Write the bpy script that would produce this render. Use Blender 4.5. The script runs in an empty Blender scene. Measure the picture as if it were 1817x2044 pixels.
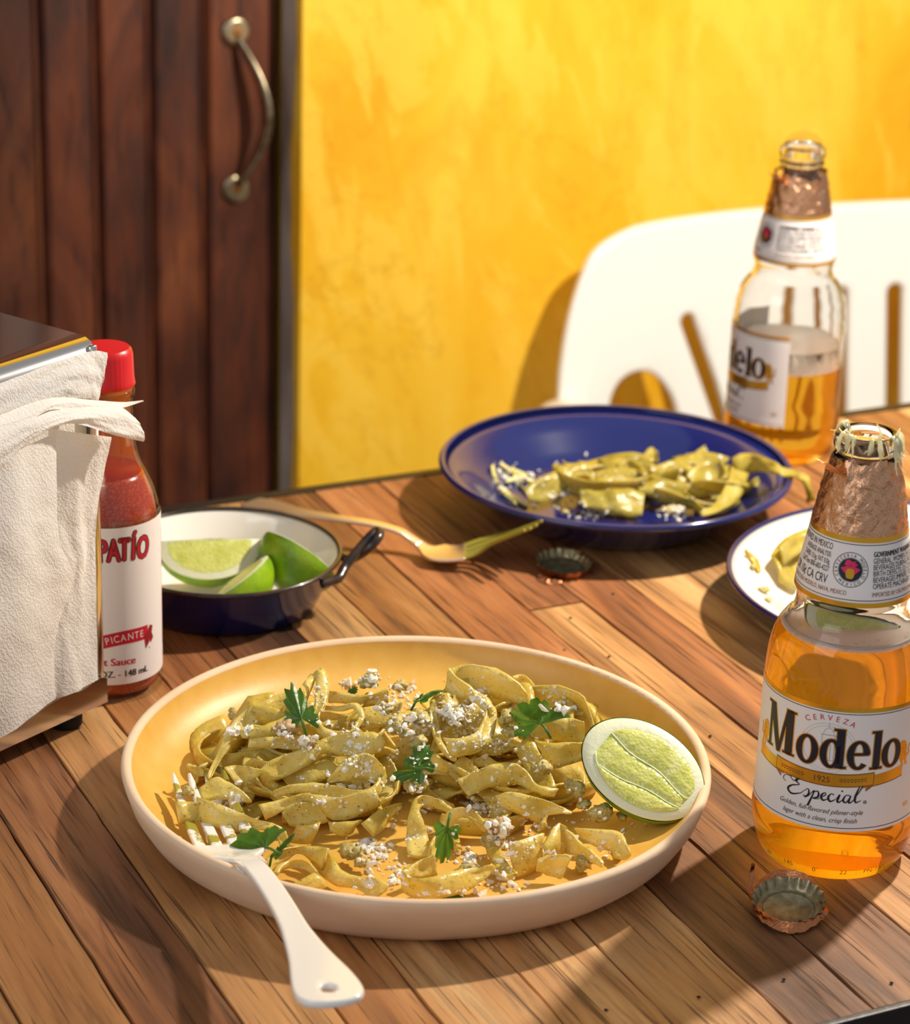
import bpy, bmesh, math, random
from mathutils import Vector, Matrix, noise
from mathutils.bvhtree import BVHTree

SC = bpy.context.scene
COL = SC.collection
RND = random.Random(7)
PI = math.pi
R = math.radians

# ------------------------------------------------------------------ camera
T = 0.75                                   # table top above the floor
CH, CF, CT, CR = 0.5624, 5172.97, 0.37216, 0.03199   # height over table, focal px, pitch, roll
FW = Vector((0, math.cos(CT), -math.sin(CT)))
_r = Vector((1, 0, 0)); _u = _r.cross(FW)
RT = _r * math.cos(CR) + _u * math.sin(CR)
UP = -_r * math.sin(CR) + _u * math.cos(CR)
CAM = Vector((0, 0, T + CH))
cam_d = bpy.data.cameras.new('camera'); cam = bpy.data.objects.new('camera', cam_d); COL.objects.link(cam)
cam.matrix_world = Matrix(((RT.x, UP.x, -FW.x, CAM.x), (RT.y, UP.y, -FW.y, CAM.y), (RT.z, UP.z, -FW.z, CAM.z), (0, 0, 0, 1)))
cam_d.sensor_fit = 'HORIZONTAL'; cam_d.sensor_width = 36; cam_d.lens = CF / 1817 * 36
cam_d.dof.use_dof = True; cam_d.dof.focus_distance = 1.165; cam_d.dof.aperture_fstop = 12.5
cam_d.clip_start = .01
SC.camera = cam

# ------------------------------------------------------------------ world and lamp
w = bpy.data.worlds.new('room_light'); SC.world = w; w.use_nodes = True
w.node_tree.nodes['Background'].inputs[0].default_value = (0.93, 0.95, 1.0, 1)
w.node_tree.nodes['Background'].inputs[1].default_value = 0.37
ld = bpy.data.lights.new('hard_lamp', 'POINT'); ld.energy = 37; ld.color = (1, .89, .75); ld.shadow_soft_size = .016
lo = bpy.data.objects.new('hard_lamp', ld); COL.objects.link(lo); lo.location = (0.437, 1.415, T + .60)
ad = bpy.data.lights.new('fill_light', 'AREA'); ad.shape = 'RECTANGLE'; ad.size = 1.5; ad.size_y = 1.3; ad.energy = 15; ad.color = (.93, .95, 1.0)  # added soft fill from camera left, out of view, for form and reflections
ao = bpy.data.objects.new('fill_light', ad); COL.objects.link(ao); ao.location = (-1.5, -.5, T + 1.45)
ao.rotation_euler = (Vector((0, 1.2, T)) - ao.location).to_track_quat('-Z', 'Y').to_euler()
SC.view_settings.view_transform = 'Standard'; SC.view_settings.look = 'None'
SC.view_settings.gamma = 1; SC.view_settings.use_curve_mapping = False
SC.view_settings.exposure = 0.0
SC.cycles.use_denoising = True
SC.cycles.max_bounces = 14; SC.cycles.transparent_max_bounces = 24; SC.cycles.transmission_bounces = 10
SC.cycles.sample_clamp_indirect = 6.0

# ------------------------------------------------------------------ frame helpers
YA = 0.4609
AU = Vector((math.cos(YA), math.sin(YA), 0)); AV = Vector((-math.sin(YA), math.cos(YA), 0))
E0 = Vector((-0.01277, 1.50813, T))        # a point on the far table edge


def uv(u, v, z=0.0):
    return E0 + AU * u + AV * v + Vector((0, 0, z))


def ray(px, py):
    return (FW + RT * ((px - 908.5) / CF) - UP * ((py - 1022) / CF))


def P(px, py, h=0.0):                      # the point at height h over the table seen at a photo pixel
    d = ray(px, py); return CAM + d * ((h - CH) / d.z)


def onplane(px, py, n, c):                 # the point of a plane seen at a photo pixel
    d = ray(px, py); return CAM + d * (n.dot(c - CAM) / n.dot(d))


def srgb(r, g, b):
    f = lambda c: (c / 255 / 12.92) if c <= 10.3 else ((c / 255 + .055) / 1.055) ** 2.4
    return (f(r), f(g), f(b), 1)


# ------------------------------------------------------------------ object helpers
def thing(name, label=None, cat=None, loc=(0, 0, 0), group=None, kind=None):
    o = bpy.data.objects.new(name, None); COL.objects.link(o); o.location = loc; o.empty_display_size = .02
    tag(o, label, cat, group, kind); return o


def tag(o, label=None, cat=None, group=None, kind=None):
    for k, v in (('label', label), ('category', cat), ('group', group), ('kind', kind)):
        if v: o[k] = v
    return o


def wloc(o):
    p = Vector((0, 0, 0))
    while o is not None: p = p + o.location; o = o.parent
    return p


def mk(name, vf, m, parent=None, smooth=True, ang=None):
    vs, fs = vf
    me = bpy.data.meshes.new(name)
    if parent is not None: off = wloc(parent)
    else:                                   # a thing of one mesh keeps its origin inside it
        n = max(1, len(vs)); off = sum((Vector(v) for v in vs), Vector()) / n
    me.from_pydata([tuple(Vector(v) - off) for v in vs], [], fs)
    for mm in (m if isinstance(m, (list, tuple)) else [m]): me.materials.append(mm)
    if smooth: me.shade_smooth()
    if ang is not None:
        me.set_sharp_from_angle(angle=R(ang))
    o = bpy.data.objects.new(name, me); COL.objects.link(o)
    if parent is not None: o.parent = parent
    else: o.location = off
    return o


def join(*vfs):
    V, F = [], []
    for vs, fs in vfs:
        b = len(V); V += [Vector(v) for v in vs]; F += [tuple(i + b for i in f) for f in fs]
    return V, F


def box(c, a, b, h, bev=0.0):              # centre, half-vectors a, b, h
    c = Vector(c); a = Vector(a); b = Vector(b); h = Vector(h)
    if not bev:
        V = [c + a * x + b * y + h * z for z in (-1, 1) for x, y in ((-1, -1), (1, -1), (1, 1), (-1, 1))]
        return V, [(3, 2, 1, 0), (4, 5, 6, 7), (0, 1, 5, 4), (1, 2, 6, 5), (2, 3, 7, 6), (3, 0, 4, 7)]
    bm = bmesh.new(); V = [bm.verts.new(v) for v in box(c, a, b, h)[0]]
    for f in box(c, a, b, h)[1]: bm.faces.new([V[i] for i in f])
    bm.normal_update()
    bmesh.ops.bevel(bm, geom=bm.edges[:], offset=bev, segments=2, affect='EDGES', profile=.6)
    return bm_out(bm)


def bm_out(bm):
    bm.verts.index_update()
    r = [v.co.copy() for v in bm.verts], [tuple(v.index for v in f.verts) for f in bm.faces]
    bm.free(); return r


def lathe(c, prof, n=64, wob=None, tilt=None):
    V, F, c = [], [], Vector(c)
    for (r, z) in prof:
        for i in range(n):
            a = 2 * PI * i / n; k = wob(a, r, z) if wob else 1.0
            p = Vector((r * k * math.cos(a), r * k * math.sin(a), z))
            V.append(c + (tilt @ p if tilt else p))
    m = len(prof)
    for j in range(m - 1):
        for i in range(n):
            F.append((j * n + i, j * n + (i + 1) % n, (j + 1) * n + (i + 1) % n, (j + 1) * n + i))
    return V, F


def lathe_open(c, prof, n=64, a0=0, a1=2 * PI, tilt=None):
    V, F, c = [], [], Vector(c)
    for (r, z) in prof:
        for i in range(n + 1):
            a = a0 + (a1 - a0) * i / n
            p = Vector((r * math.cos(a), r * math.sin(a), z)); V.append(c + (tilt @ p if tilt else p))
    for j in range(len(prof) - 1):
        for i in range(n):
            b = j * (n + 1) + i; F.append((b, b + 1, b + n + 2, b + n + 1))
    return V, F


def cr(pts, n):                             # Catmull-Rom through tuples
    pts = [tuple(p) for p in pts]; k = len(pts) - 1; out = []
    if k == 0: return [pts[0]] * n
    for i in range(n):
        t = i / (n - 1) * k; j = min(int(t), k - 1); f = t - j
        p0, p1, p2, p3 = pts[max(j - 1, 0)], pts[j], pts[j + 1], pts[min(j + 2, k)]
        out.append(tuple(.5 * (2 * b + (c - a) * f + (2 * a - 5 * b + 4 * c - d) * f * f + (3 * b - a - 3 * c + d) * f ** 3)
                         for a, b, c, d in zip(p0, p1, p2, p3)))
    return out


def tube(path, rad, n=12, flat=1.0, upv=None, cap=True):
    path = [Vector(p) for p in path]; V, F = [], []
    m = len(path); rad = rad if isinstance(rad, (list, tuple)) else [rad] * m
    pr = None
    for i, p in enumerate(path):
        t = (path[min(i + 1, m - 1)] - path[max(i - 1, 0)]).normalized()
        if upv: s = t.cross(Vector(upv)).normalized()
        else:
            s = pr - t * pr.dot(t) if pr is not None else t.orthogonal()
            s.normalize()
        pr = s; b = s.cross(t)
        for k in range(n):
            a = 2 * PI * k / n; V.append(p + (s * math.cos(a) + b * math.sin(a) * flat) * rad[i])
    for i in range(m - 1):
        for k in range(n):
            F.append((i * n + k, i * n + (k + 1) % n, (i + 1) * n + (k + 1) % n, (i + 1) * n + k))
    if cap: F += [tuple(range(n - 1, -1, -1)), tuple((m - 1) * n + k for k in range(n))]
    return V, F


def outline(outer, holes=(), ext=.001, bev=0.0, res=2):   # 2-D shape with holes -> solid, in (x, y, z)
    cu = bpy.data.curves.new('o', 'CURVE'); cu.dimensions = '2D'; cu.fill_mode = 'BOTH' if ext or bev else 'FRONT'
    cu.extrude = max(ext - bev, 0); cu.bevel_depth = bev; cu.bevel_resolution = res; cu.offset = -bev
    for c in [outer] + list(holes):
        s = cu.splines.new('POLY'); s.points.add(len(c) - 1)
        for i, p in enumerate(c): s.points[i].co = (p[0], p[1], 0, 1)
        s.use_cyclic_u = True
    return curve_out(cu)


def curve_out(cu):
    ob = bpy.data.objects.new('o', cu); me = bpy.data.meshes.new_from_object(ob)
    r = [v.co.copy() for v in me.vertices], [tuple(p.vertices) for p in me.polygons]
    bpy.data.objects.remove(ob); bpy.data.curves.remove(cu); bpy.data.meshes.remove(me)
    return r


def slice_vf(vf, axis, step):
    bm = bmesh.new(); V = [bm.verts.new(v) for v in vf[0]]
    for f in vf[1]:
        try: bm.faces.new([V[i] for i in f])
        except ValueError: pass
    bmesh.ops.remove_doubles(bm, verts=bm.verts[:], dist=1e-7)
    lo_ = min(v.co[axis] for v in bm.verts); hi = max(v.co[axis] for v in bm.verts)
    n = Vector((0, 0, 0)); n[axis] = 1
    x = math.floor(lo_ / step) * step + step
    while x < hi:
        bmesh.ops.bisect_plane(bm, geom=bm.verts[:] + bm.edges[:] + bm.faces[:], plane_co=n * x, plane_no=n, dist=1e-9); x += step
    return bm_out(bm)


def text_vf(s, size, xs=1.0, shear=0.0, align='LEFT'):
    cu = bpy.data.curves.new('t', 'FONT'); cu.body = s; cu.size = size; cu.shear = shear; cu.align_x = align
    cu.resolution_u = 3
    v, f = curve_out(cu)
    return [Vector((p.x * xs, p.y, 0)) for p in v], f


def smoothed(pts, n=6, closed=True):
    k = len(pts); out = []
    for i in range(k):
        p0, p1, p2, p3 = (pts[(i + d) % k] for d in (-1, 0, 1, 2))
        for j in range(n):
            f = j / n
            out.append(tuple(.5 * (2 * b + (c - a) * f + (2 * a - 5 * b + 4 * c - d) * f * f + (3 * b - a - 3 * c + d) * f ** 3)
                             for a, b, c, d in zip(p0, p1, p2, p3)))
    return out


# ------------------------------------------------------------------ material helpers
class N:
    def __init__(s, name):
        s.m = bpy.data.materials.new(name); s.m.use_nodes = True; s.t = s.m.node_tree
        s.b = s.t.nodes['Principled BSDF']; s.out = s.t.nodes['Material Output']

    def n(s, typ, **kw):
        x = s.t.nodes.new(typ)
        for k, v in kw.items(): setattr(x, k, v)
        return x

    def l(s, a, b): s.t.links.new(a, b)

    def set(s, **kw):
        for k, v in kw.items(): s.b.inputs[k.replace('_', ' ')].default_value = v
        return s

    def coord(s, scale=(1, 1, 1), rot=(0, 0, 0), kind='Object', jitter=False):
        tc = s.n('ShaderNodeTexCoord'); v = tc.outputs[kind]
        if any(rot):
            m0 = s.n('ShaderNodeMapping'); m0.inputs['Rotation'].default_value = rot; s.l(v, m0.inputs[0]); v = m0.outputs[0]
        mp = s.n('ShaderNodeMapping'); mp.inputs['Scale'].default_value = scale
        if jitter:
            oi = s.n('ShaderNodeObjectInfo'); mu = s.n('ShaderNodeMath', operation='MULTIPLY'); mu.inputs[1].default_value = 37.0
            s.l(oi.outputs['Random'], mu.inputs[0]); s.l(mu.outputs[0], mp.inputs['Location'])
        s.l(v, mp.inputs[0]); return mp.outputs[0]

    def noise(s, vec, scale, detail=4, rough=.55, dist=0.0):
        x = s.n('ShaderNodeTexNoise'); x.inputs['Scale'].default_value = scale; x.inputs['Detail'].default_value = detail
        x.inputs['Roughness'].default_value = rough; x.inputs['Distortion'].default_value = dist
        if vec is not None: s.l(vec, x.inputs['Vector'])
        return x.outputs['Fac']

    def ramp(s, fac, stops, interp='LINEAR'):
        x = s.n('ShaderNodeValToRGB'); e = x.color_ramp.elements; x.color_ramp.interpolation = interp
        while len(e) < len(stops): e.new(.5)
        for k, (p, c) in enumerate(stops):
            e[k].position = p; e[k].color = c if isinstance(c, tuple) else (c, c, c, 1)
        s.l(fac, x.inputs[0]); return x.outputs[0]

    def mix(s, fac, a, b, mode='MIX'):
        x = s.n('ShaderNodeMix', data_type='RGBA', blend_type=mode)
        for i, v in ((0, fac), (6, a), (7, b)):
            if hasattr(v, 'is_linked'): s.l(v, x.inputs[i])
            else: x.inputs[i].default_value = v
        return x.outputs[2]

    def bump(s, h, strength=.3, dist=.001, prev=None):
        x = s.n('ShaderNodeBump'); x.inputs['Strength'].default_value = strength; x.inputs['Distance'].default_value = dist
        s.l(h, x.inputs['Height'])
        if prev is not None: s.l(prev, x.inputs['Normal'])
        return x.outputs[0]

    def col(s, c): s.l(c, s.b.inputs['Base Color'])

    def nrm(s, x): s.l(x, s.b.inputs['Normal'])


def simple(name, col, rough=.5, metal=0.0, spec=.5, bump=None, vary=None, coat=0.0, sss=0.0):
    k = N(name); k.set(Base_Color=col, Roughness=rough, Metallic=metal, Specular_IOR_Level=spec, Coat_Weight=coat)
    if sss: k.set(Subsurface_Weight=sss, Subsurface_Radius=(.01, .006, .003), Subsurface_Scale=.5)
    if vary or bump: v = k.coord()
    if vary:
        c2, sc = vary; k.col(k.mix(k.ramp(k.noise(v, sc), [(.35, 0.0), (.65, 1.0)]), col, c2))
    if bump: k.nrm(k.bump(k.noise(v, bump[0]), bump[1], .001))
    return k.m


def wood(name, dark, mid, light, axis_rot, sx=130, sy=6, rough=.5, crack=.85, bumps=.65, jit=True, vert=False):
    k = N(name)
    S3 = (lambda x, y: (x, x, y)) if vert else (lambda x, y: (x, y, x))
    v = k.coord(scale=S3(sx, sy), rot=(0, 0, axis_rot), jitter=jit)
    v2 = k.coord(scale=S3(sx * .22, sy * .5), rot=(0, 0, axis_rot), jitter=jit)
    g = k.noise(v, 1.6, 6, .65, .6); b = k.noise(v2, 1.1, 3, .5, 1.2)
    base = k.ramp(b, [(.3, dark), (.5, mid), (.72, light)])
    fine = k.ramp(g, [(.3, .44), (.47, .92), (.7, 1.12)])
    c = k.mix(.85, base, fine, 'MULTIPLY')
    v3 = k.coord(scale=S3(sx * 2.6, sy * 1.5), rot=(0, 0, axis_rot), jitter=jit)
    pore = k.ramp(k.noise(v3, 1.5, 2, .5), [(.60, 0.0), (.70, 1.0)])
    c = k.mix(k.ramp(pore, [(0, 0.0), (1, crack)]), c, tuple(x * .42 for x in dark[:3]) + (1,))
    v4 = k.coord(scale=S3(sx * .42, sy * .55), rot=(0, 0, axis_rot), jitter=jit)
    st = k.ramp(k.noise(v4, 1.3, 5, .65, 1.0), [(.60, 0.0), (.70, .75)])
    c = k.mix(st, c, tuple(x * .75 for x in dark[:3]) + (1,))
    oi = k.n('ShaderNodeObjectInfo')
    hs = k.n('ShaderNodeHueSaturation'); k.l(c, hs.inputs['Color'])
    k.l(k.ramp(oi.outputs['Random'], [(0, .70), (1, 1.16)]), hs.inputs['Value'])
    k.col(hs.outputs[0]); k.set(Roughness=rough, Specular_IOR_Level=.4)
    k.l(k.ramp(g, [(.3, rough + .2), (.7, rough - .06)]), k.b.inputs['Roughness'])
    k.nrm(k.bump(k.mix(.5, g, k.ramp(pore, [(0, 1.0), (1, 0.0)])), bumps, .0011))
    return k.m


M = {}
# table woods: warm tones from dark walnut to pale oak
WA = -YA
M['wood_a'] = wood('wood_orange', srgb(116, 72, 38), srgb(168, 112, 62), srgb(194, 140, 86), WA)
M['wood_b'] = wood('wood_tan', srgb(142, 96, 52), srgb(192, 140, 86), srgb(214, 168, 112), WA)
M['wood_c'] = wood('wood_brown', srgb(92, 58, 34), srgb(146, 98, 60), srgb(178, 126, 82), WA)
M['wood_d'] = wood('wood_red', srgb(108, 64, 36), srgb(158, 100, 58), srgb(182, 124, 78), WA)
M['wood_e'] = wood('wood_dark', srgb(40, 26, 18), srgb(84, 52, 32), srgb(140, 92, 56), WA)
M['wood_under'] = simple('wood_under', srgb(20, 12, 8), .9)
M['door_wood'] = wood('door_wood', srgb(46, 20, 11), srgb(88, 42, 22), srgb(122, 66, 34), 0, 60, 9, .42, .5, .3, True, True)
M['door_gap_dark'] = simple('door_gap_dark', srgb(28, 16, 11), .7)  # dark tone that stands for the shade in the door gap
M['iron'] = simple('iron', srgb(18, 17, 18), .42, .0, bump=(300, .15))


def wall_mat():
    k = N('yellow_stucco'); v = k.coord(scale=(1, 1, .55)); v2 = k.coord(scale=(1.6, 1.6, .5), rot=(0, .35, 0))
    a = k.noise(v, 5.0, 5, .6, .8); b = k.noise(v2, 11, 6, .65, .9); d = k.noise(v, 60, 3, .5)
    c = k.ramp(a, [(.30, srgb(236, 172, 22)), (.46, srgb(244, 188, 36)), (.60, srgb(251, 204, 62)), (.74, srgb(247, 194, 42))])
    c = k.mix(k.ramp(b, [(.50, 0.0), (.54, .5), (.75, .75)]), c, srgb(253, 208, 72))
    c = k.mix(k.ramp(b, [(.30, .45), (.42, 0.0)]), c, srgb(236, 164, 16))
    c = k.mix(k.ramp(k.noise(v2, 3.1, 8, .7, 2.0), [(.492, 0.0), (.5, .32), (.508, 0.0)]), c, srgb(190, 118, 6))
    k.col(c); k.set(Roughness=.55, Specular_IOR_Level=.35)
    k.nrm(k.bump(b, .35, .004, k.bump(d, .12, .001))); return k.m


M['wall'] = wall_mat()
M['plaster_grey'] = simple('plaster_grey', srgb(176, 160, 146), .8, bump=(80, .3), vary=(srgb(140, 122, 108), 12))
M['floor'] = simple('floor_tile', srgb(120, 82, 60), .5, vary=(srgb(96, 62, 44), 5))
M['white_plastic'] = simple('white_plastic', srgb(244, 241, 232), .28, spec=.5)
M['brass'] = simple('aged_brass', srgb(206, 192, 160), .30, 1.0, bump=(140, .25), vary=(srgb(120, 104, 78), 40))
M['cream_clay'] = simple('cream_clay', srgb(232, 204, 172), .75, bump=(260, .08), vary=(srgb(222, 190, 156), 24))
M['mustard_glaze'] = simple('mustard_glaze', srgb(222, 176, 82), .42, spec=.5, bump=(900, .06), vary=(srgb(216, 166, 68), 90))
M['enamel_white'] = simple('enamel_white', srgb(240, 236, 228), .12, spec=.6, coat=.3)
M['enamel_blue'] = simple('enamel_blue', srgb(23, 31, 92), .15, spec=.6, coat=.4)
M['enamel_navy'] = simple('enamel_navy', srgb(20, 24, 84), .2, spec=.6, coat=.3)
M['enamel_black'] = simple('enamel_black', srgb(20, 18, 22), .25, spec=.6, coat=.3, vary=(srgb(60, 44, 34), 120))
M['steel'] = simple('steel', srgb(215, 212, 208), .13, 1.0)
M['warm_steel'] = simple('warm_steel', srgb(246, 236, 218), .38, 1.0)
M['rubber'] = simple('rubber', srgb(18, 17, 17), .8)
M['red_plastic'] = simple('red_plastic', srgb(206, 18, 30), .35)
M['paper_white'] = simple('label_paper', srgb(236, 230, 226), .42, spec=.4)
M['ink_navy'] = simple('ink_navy', srgb(22, 24, 40), .4)
M['ink_red'] = simple('ink_red', srgb(196, 24, 48), .45)
M['ink_black'] = simple('ink_black', srgb(24, 22, 24), .5)
M['ink_grey'] = simple('ink_grey', srgb(178, 172, 172), .5)
M['ink_brown'] = simple('ink_brown', srgb(84, 40, 40), .5)
M['ink_pink'] = simple('ink_pink', srgb(214, 40, 92), .5)
M['gold_ink'] = simple('gold_ink', srgb(226, 168, 48), .28, .75)
M['gold_dark'] = simple('gold_dark', srgb(150, 96, 26), .4, .5)


def foil(name, c1, c2, rough):
    k = N(name); v = k.coord()
    n1 = k.noise(v, 2600, 2, .6); n2 = k.noise(v, 160, 5, .6, 1.5); n3 = k.noise(v, 60, 3, .5, 2.0)
    k.col(k.mix(k.ramp(n1, [(.35, 0.0), (.65, 1.0)]), c1, c2)); k.set(Metallic=1.0, Roughness=rough)
    k.nrm(k.bump(n3, .4, .004, k.bump(n2, .38, .0014, k.bump(n1, .3, .0004)))); return k.m


M['foil'] = foil('rose_gold_foil', srgb(196, 140, 100), srgb(236, 190, 152), .27)
M['cap_inside'] = simple('cap_liner', srgb(160, 150, 118), .32, .6, vary=(srgb(126, 116, 84), 300))
M['copper'] = foil('copper_foil', srgb(170, 104, 66), srgb(206, 140, 96), .3)


def clear(name, tint, ior=1.5, rough=.0, refr=0.0, rcol=None, glow=None, gloss=1.0):
    """thin clear skin: light goes straight through tinted, mirror by Fresnel; refr adds true refraction"""
    k = N(name); t = k.t; t.nodes.remove(k.b)
    tr = k.n('ShaderNodeBsdfTransparent'); tr.inputs[0].default_value = tint; s = tr.outputs[0]
    if refr:
        rf = k.n('ShaderNodeBsdfRefraction'); rf.inputs['Color'].default_value = rcol or tint; rf.inputs['IOR'].default_value = ior; rf.inputs['Roughness'].default_value = rough
        mx = k.n('ShaderNodeMixShader'); mx.inputs[0].default_value = refr; k.l(s, mx.inputs[1]); k.l(rf.outputs[0], mx.inputs[2]); s = mx.outputs[0]
    if glow:
        tl = k.n('ShaderNodeBsdfTranslucent'); tl.inputs[0].default_value = glow[1]
        mx = k.n('ShaderNodeMixShader'); mx.inputs[0].default_value = glow[0]; k.l(s, mx.inputs[1]); k.l(tl.outputs[0], mx.inputs[2]); s = mx.outputs[0]
    gl = k.n('ShaderNodeBsdfGlossy'); gl.inputs['Roughness'].default_value = .03
    lw = k.n('ShaderNodeLayerWeight'); lw.inputs[0].default_value = .5
    fr = k.ramp(lw.outputs['Facing'], [(0, .035), (.55, .05), (.8, .16), (.95, .5), (1, .9)])
    mu = k.n('ShaderNodeMath', operation='MULTIPLY'); mu.inputs[1].default_value = gloss; k.l(fr, mu.inputs[0])
    mx = k.n('ShaderNodeMixShader'); k.l(mu.outputs[0], mx.inputs[0]); k.l(s, mx.inputs[1]); k.l(gl.outputs[0], mx.inputs[2])
    k.l(mx.outputs[0], k.out.inputs[0]); return k.m


_k = N('bottle_glass'); _k.set(Base_Color=(.985, .985, .97, 1), Roughness=0.0, IOR=1.40, Transmission_Weight=1.0); M['bottle_glass'] = _k.m
M['glass'] = clear('clear_glass', (.96, .97, .95, 1), refr=.0)
M['beer'] = clear('amber_beer', srgb(253, 220, 120), glow=(.24, srgb(255, 216, 56)), gloss=.0)
M['bubble'] = clear('bubble_skin', (.98, .93, .85, 1), gloss=1.0)


def sauce_mat():
    k = N('red_chili_sauce'); v = k.coord(); k.col(k.mix(k.ramp(k.noise(v, 900, 2), [(.5, 0.0), (.62, 1.0)]), srgb(156, 44, 12), srgb(186, 72, 24)))
    k.set(Roughness=.25, Subsurface_Weight=.25, Subsurface_Scale=.004, Coat_Weight=.5); return k.m


M['sauce'] = sauce_mat()
M['sauce_film'] = clear('sauce_smeared_glass', srgb(238, 190, 120), glow=(.36, srgb(236, 150, 70)))


def pasta_mat(name, a, b, c, green=.5):
    k = N(name); v = k.coord(jitter=True)
    n1 = k.noise(v, 70, 4, .6, .4); n2 = k.noise(v, 420, 3, .6); n3 = k.noise(v, 900, 1, .5)
    col = k.ramp(n1, [(.3, a), (.5, b), (.7, c)])
    col = k.mix(k.ramp(n2, [(.58, 0.0), (.70, .45)]), col, srgb(166, 152, 52))
    col = k.mix(k.ramp(n3, [(.70, 0.0), (.74, .85)]), col, srgb(58, 62, 18))
    t = k.t; k.col(col); k.set(Roughness=.3, Specular_IOR_Level=.5, Coat_Weight=.3, Coat_Roughness=.2)
    tl = k.n('ShaderNodeBsdfTranslucent'); k.l(k.mix(.5, col, srgb(250, 214, 60)), tl.inputs[0])
    bp = k.bump(n2, .35, .0009, k.bump(n1, .5, .0022)); k.nrm(bp)
    mx = k.n('ShaderNodeMixShader'); mx.inputs[0].default_value = .34
    k.l(k.b.outputs[0], mx.inputs[1]); k.l(tl.outputs[0], mx.inputs[2]); k.l(mx.outputs[0], k.out.inputs[0]); return k.m


M['pasta'] = pasta_mat('pasta_pesto', srgb(222, 198, 78), srgb(240, 220, 116), srgb(248, 233, 146))
M['pasta_dark'] = pasta_mat('pasta_sauced', srgb(200, 174, 60), srgb(226, 202, 90), srgb(236, 216, 114))
M['pasta_left'] = pasta_mat('pasta_leftover', srgb(158, 142, 48), srgb(196, 178, 76), srgb(214, 196, 98))
M['thread'] = simple('pale_thread', srgb(226, 216, 150), .45, bump=(500, .5), vary=(srgb(200, 190, 96), 200))
M['meat'] = simple('meat_crumble', srgb(168, 148, 78), .45, bump=(500, .8), vary=(srgb(206, 190, 118), 260))
M['meat_brown'] = simple('meat_brown', srgb(168, 130, 92), .5, bump=(500, .8), vary=(srgb(206, 180, 124), 260))
M['cheese'] = simple('white_cheese', srgb(246, 240, 224), .6, bump=(900, .4), sss=.15)


def leaf_mat(name, a, b):
    k = N(name); v = k.coord(); n1 = k.noise(v, 160, 3)
    c = k.mix(k.ramp(n1, [(.35, 0.0), (.65, 1.0)]), a, b); k.col(c); k.set(Roughness=.35, Specular_IOR_Level=.5)
    k.nrm(k.bump(n1, .4, .001)); tl = k.n('ShaderNodeBsdfTranslucent'); k.l(k.mix(.4, c, srgb(140, 190, 20)), tl.inputs[0])
    mx = k.n('ShaderNodeMixShader'); mx.inputs[0].default_value = .4
    k.l(k.b.outputs[0], mx.inputs[1]); k.l(tl.outputs[0], mx.inputs[2]); k.l(mx.outputs[0], k.out.inputs[0]); return k.m


M['leaf'] = leaf_mat('cilantro_green', srgb(46, 92, 22), srgb(74, 122, 36))
M['leaf_vein'] = leaf_mat('cilantro_vein', srgb(86, 128, 48), srgb(96, 138, 56))


def rind_mat():
    k = N('lime_rind'); v = k.coord(); n1 = k.noise(v, 60, 3); n2 = k.noise(v, 900, 2)
    k.col(k.mix(k.ramp(n1, [(.35, 0.0), (.65, 1.0)]), srgb(92, 140, 14), srgb(150, 186, 26)))
    k.set(Roughness=.3, Coat_Weight=.2); k.nrm(k.bump(n2, .4, .0006)); return k.m


def pulp_mat():
    k = N('lime_pulp'); v = k.coord(); vo = k.n('ShaderNodeTexVoronoi'); vo.inputs['Scale'].default_value = 650; k.l(v, vo.inputs['Vector'])
    n1 = k.noise(v, 120, 3, .6, .5)
    c = k.ramp(n1, [(.3, srgb(198, 204, 92)), (.55, srgb(216, 219, 122)), (.75, srgb(232, 233, 160))])
    k.col(c); k.set(Roughness=.14, Specular_IOR_Level=.6, Subsurface_Weight=.35, Subsurface_Scale=.004, Coat_Weight=.4)
    k.nrm(k.bump(vo.outputs['Distance'], .4, .0008)); return k.m


M['rind'] = rind_mat(); M['pulp'] = pulp_mat()
M['pith'] = simple('lime_pith', srgb(232, 234, 200), .5, bump=(400, .3), sss=.3)
M['membrane'] = simple('lime_membrane', srgb(226, 230, 178), .35, sss=.3)
def papery(name, col, tcol, tr, rough=.4):
    k = N(name); k.set(Base_Color=col, Roughness=rough); k.nrm(k.bump(k.noise(k.coord(), 700, 3), .4, .0006))
    tl = k.n('ShaderNodeBsdfTranslucent'); tl.inputs[0].default_value = tcol; mx = k.n('ShaderNodeMixShader'); mx.inputs[0].default_value = tr
    k.l(k.b.outputs[0], mx.inputs[1]); k.l(tl.outputs[0], mx.inputs[2]); k.l(mx.outputs[0], k.out.inputs[0]); return k.m


M['shred'] = papery('lime_shred', srgb(252, 250, 224), srgb(255, 250, 214), .5, .25)
M['foam'] = papery('beer_foam', srgb(255, 252, 244), srgb(255, 252, 240), .4, .7)


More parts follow.
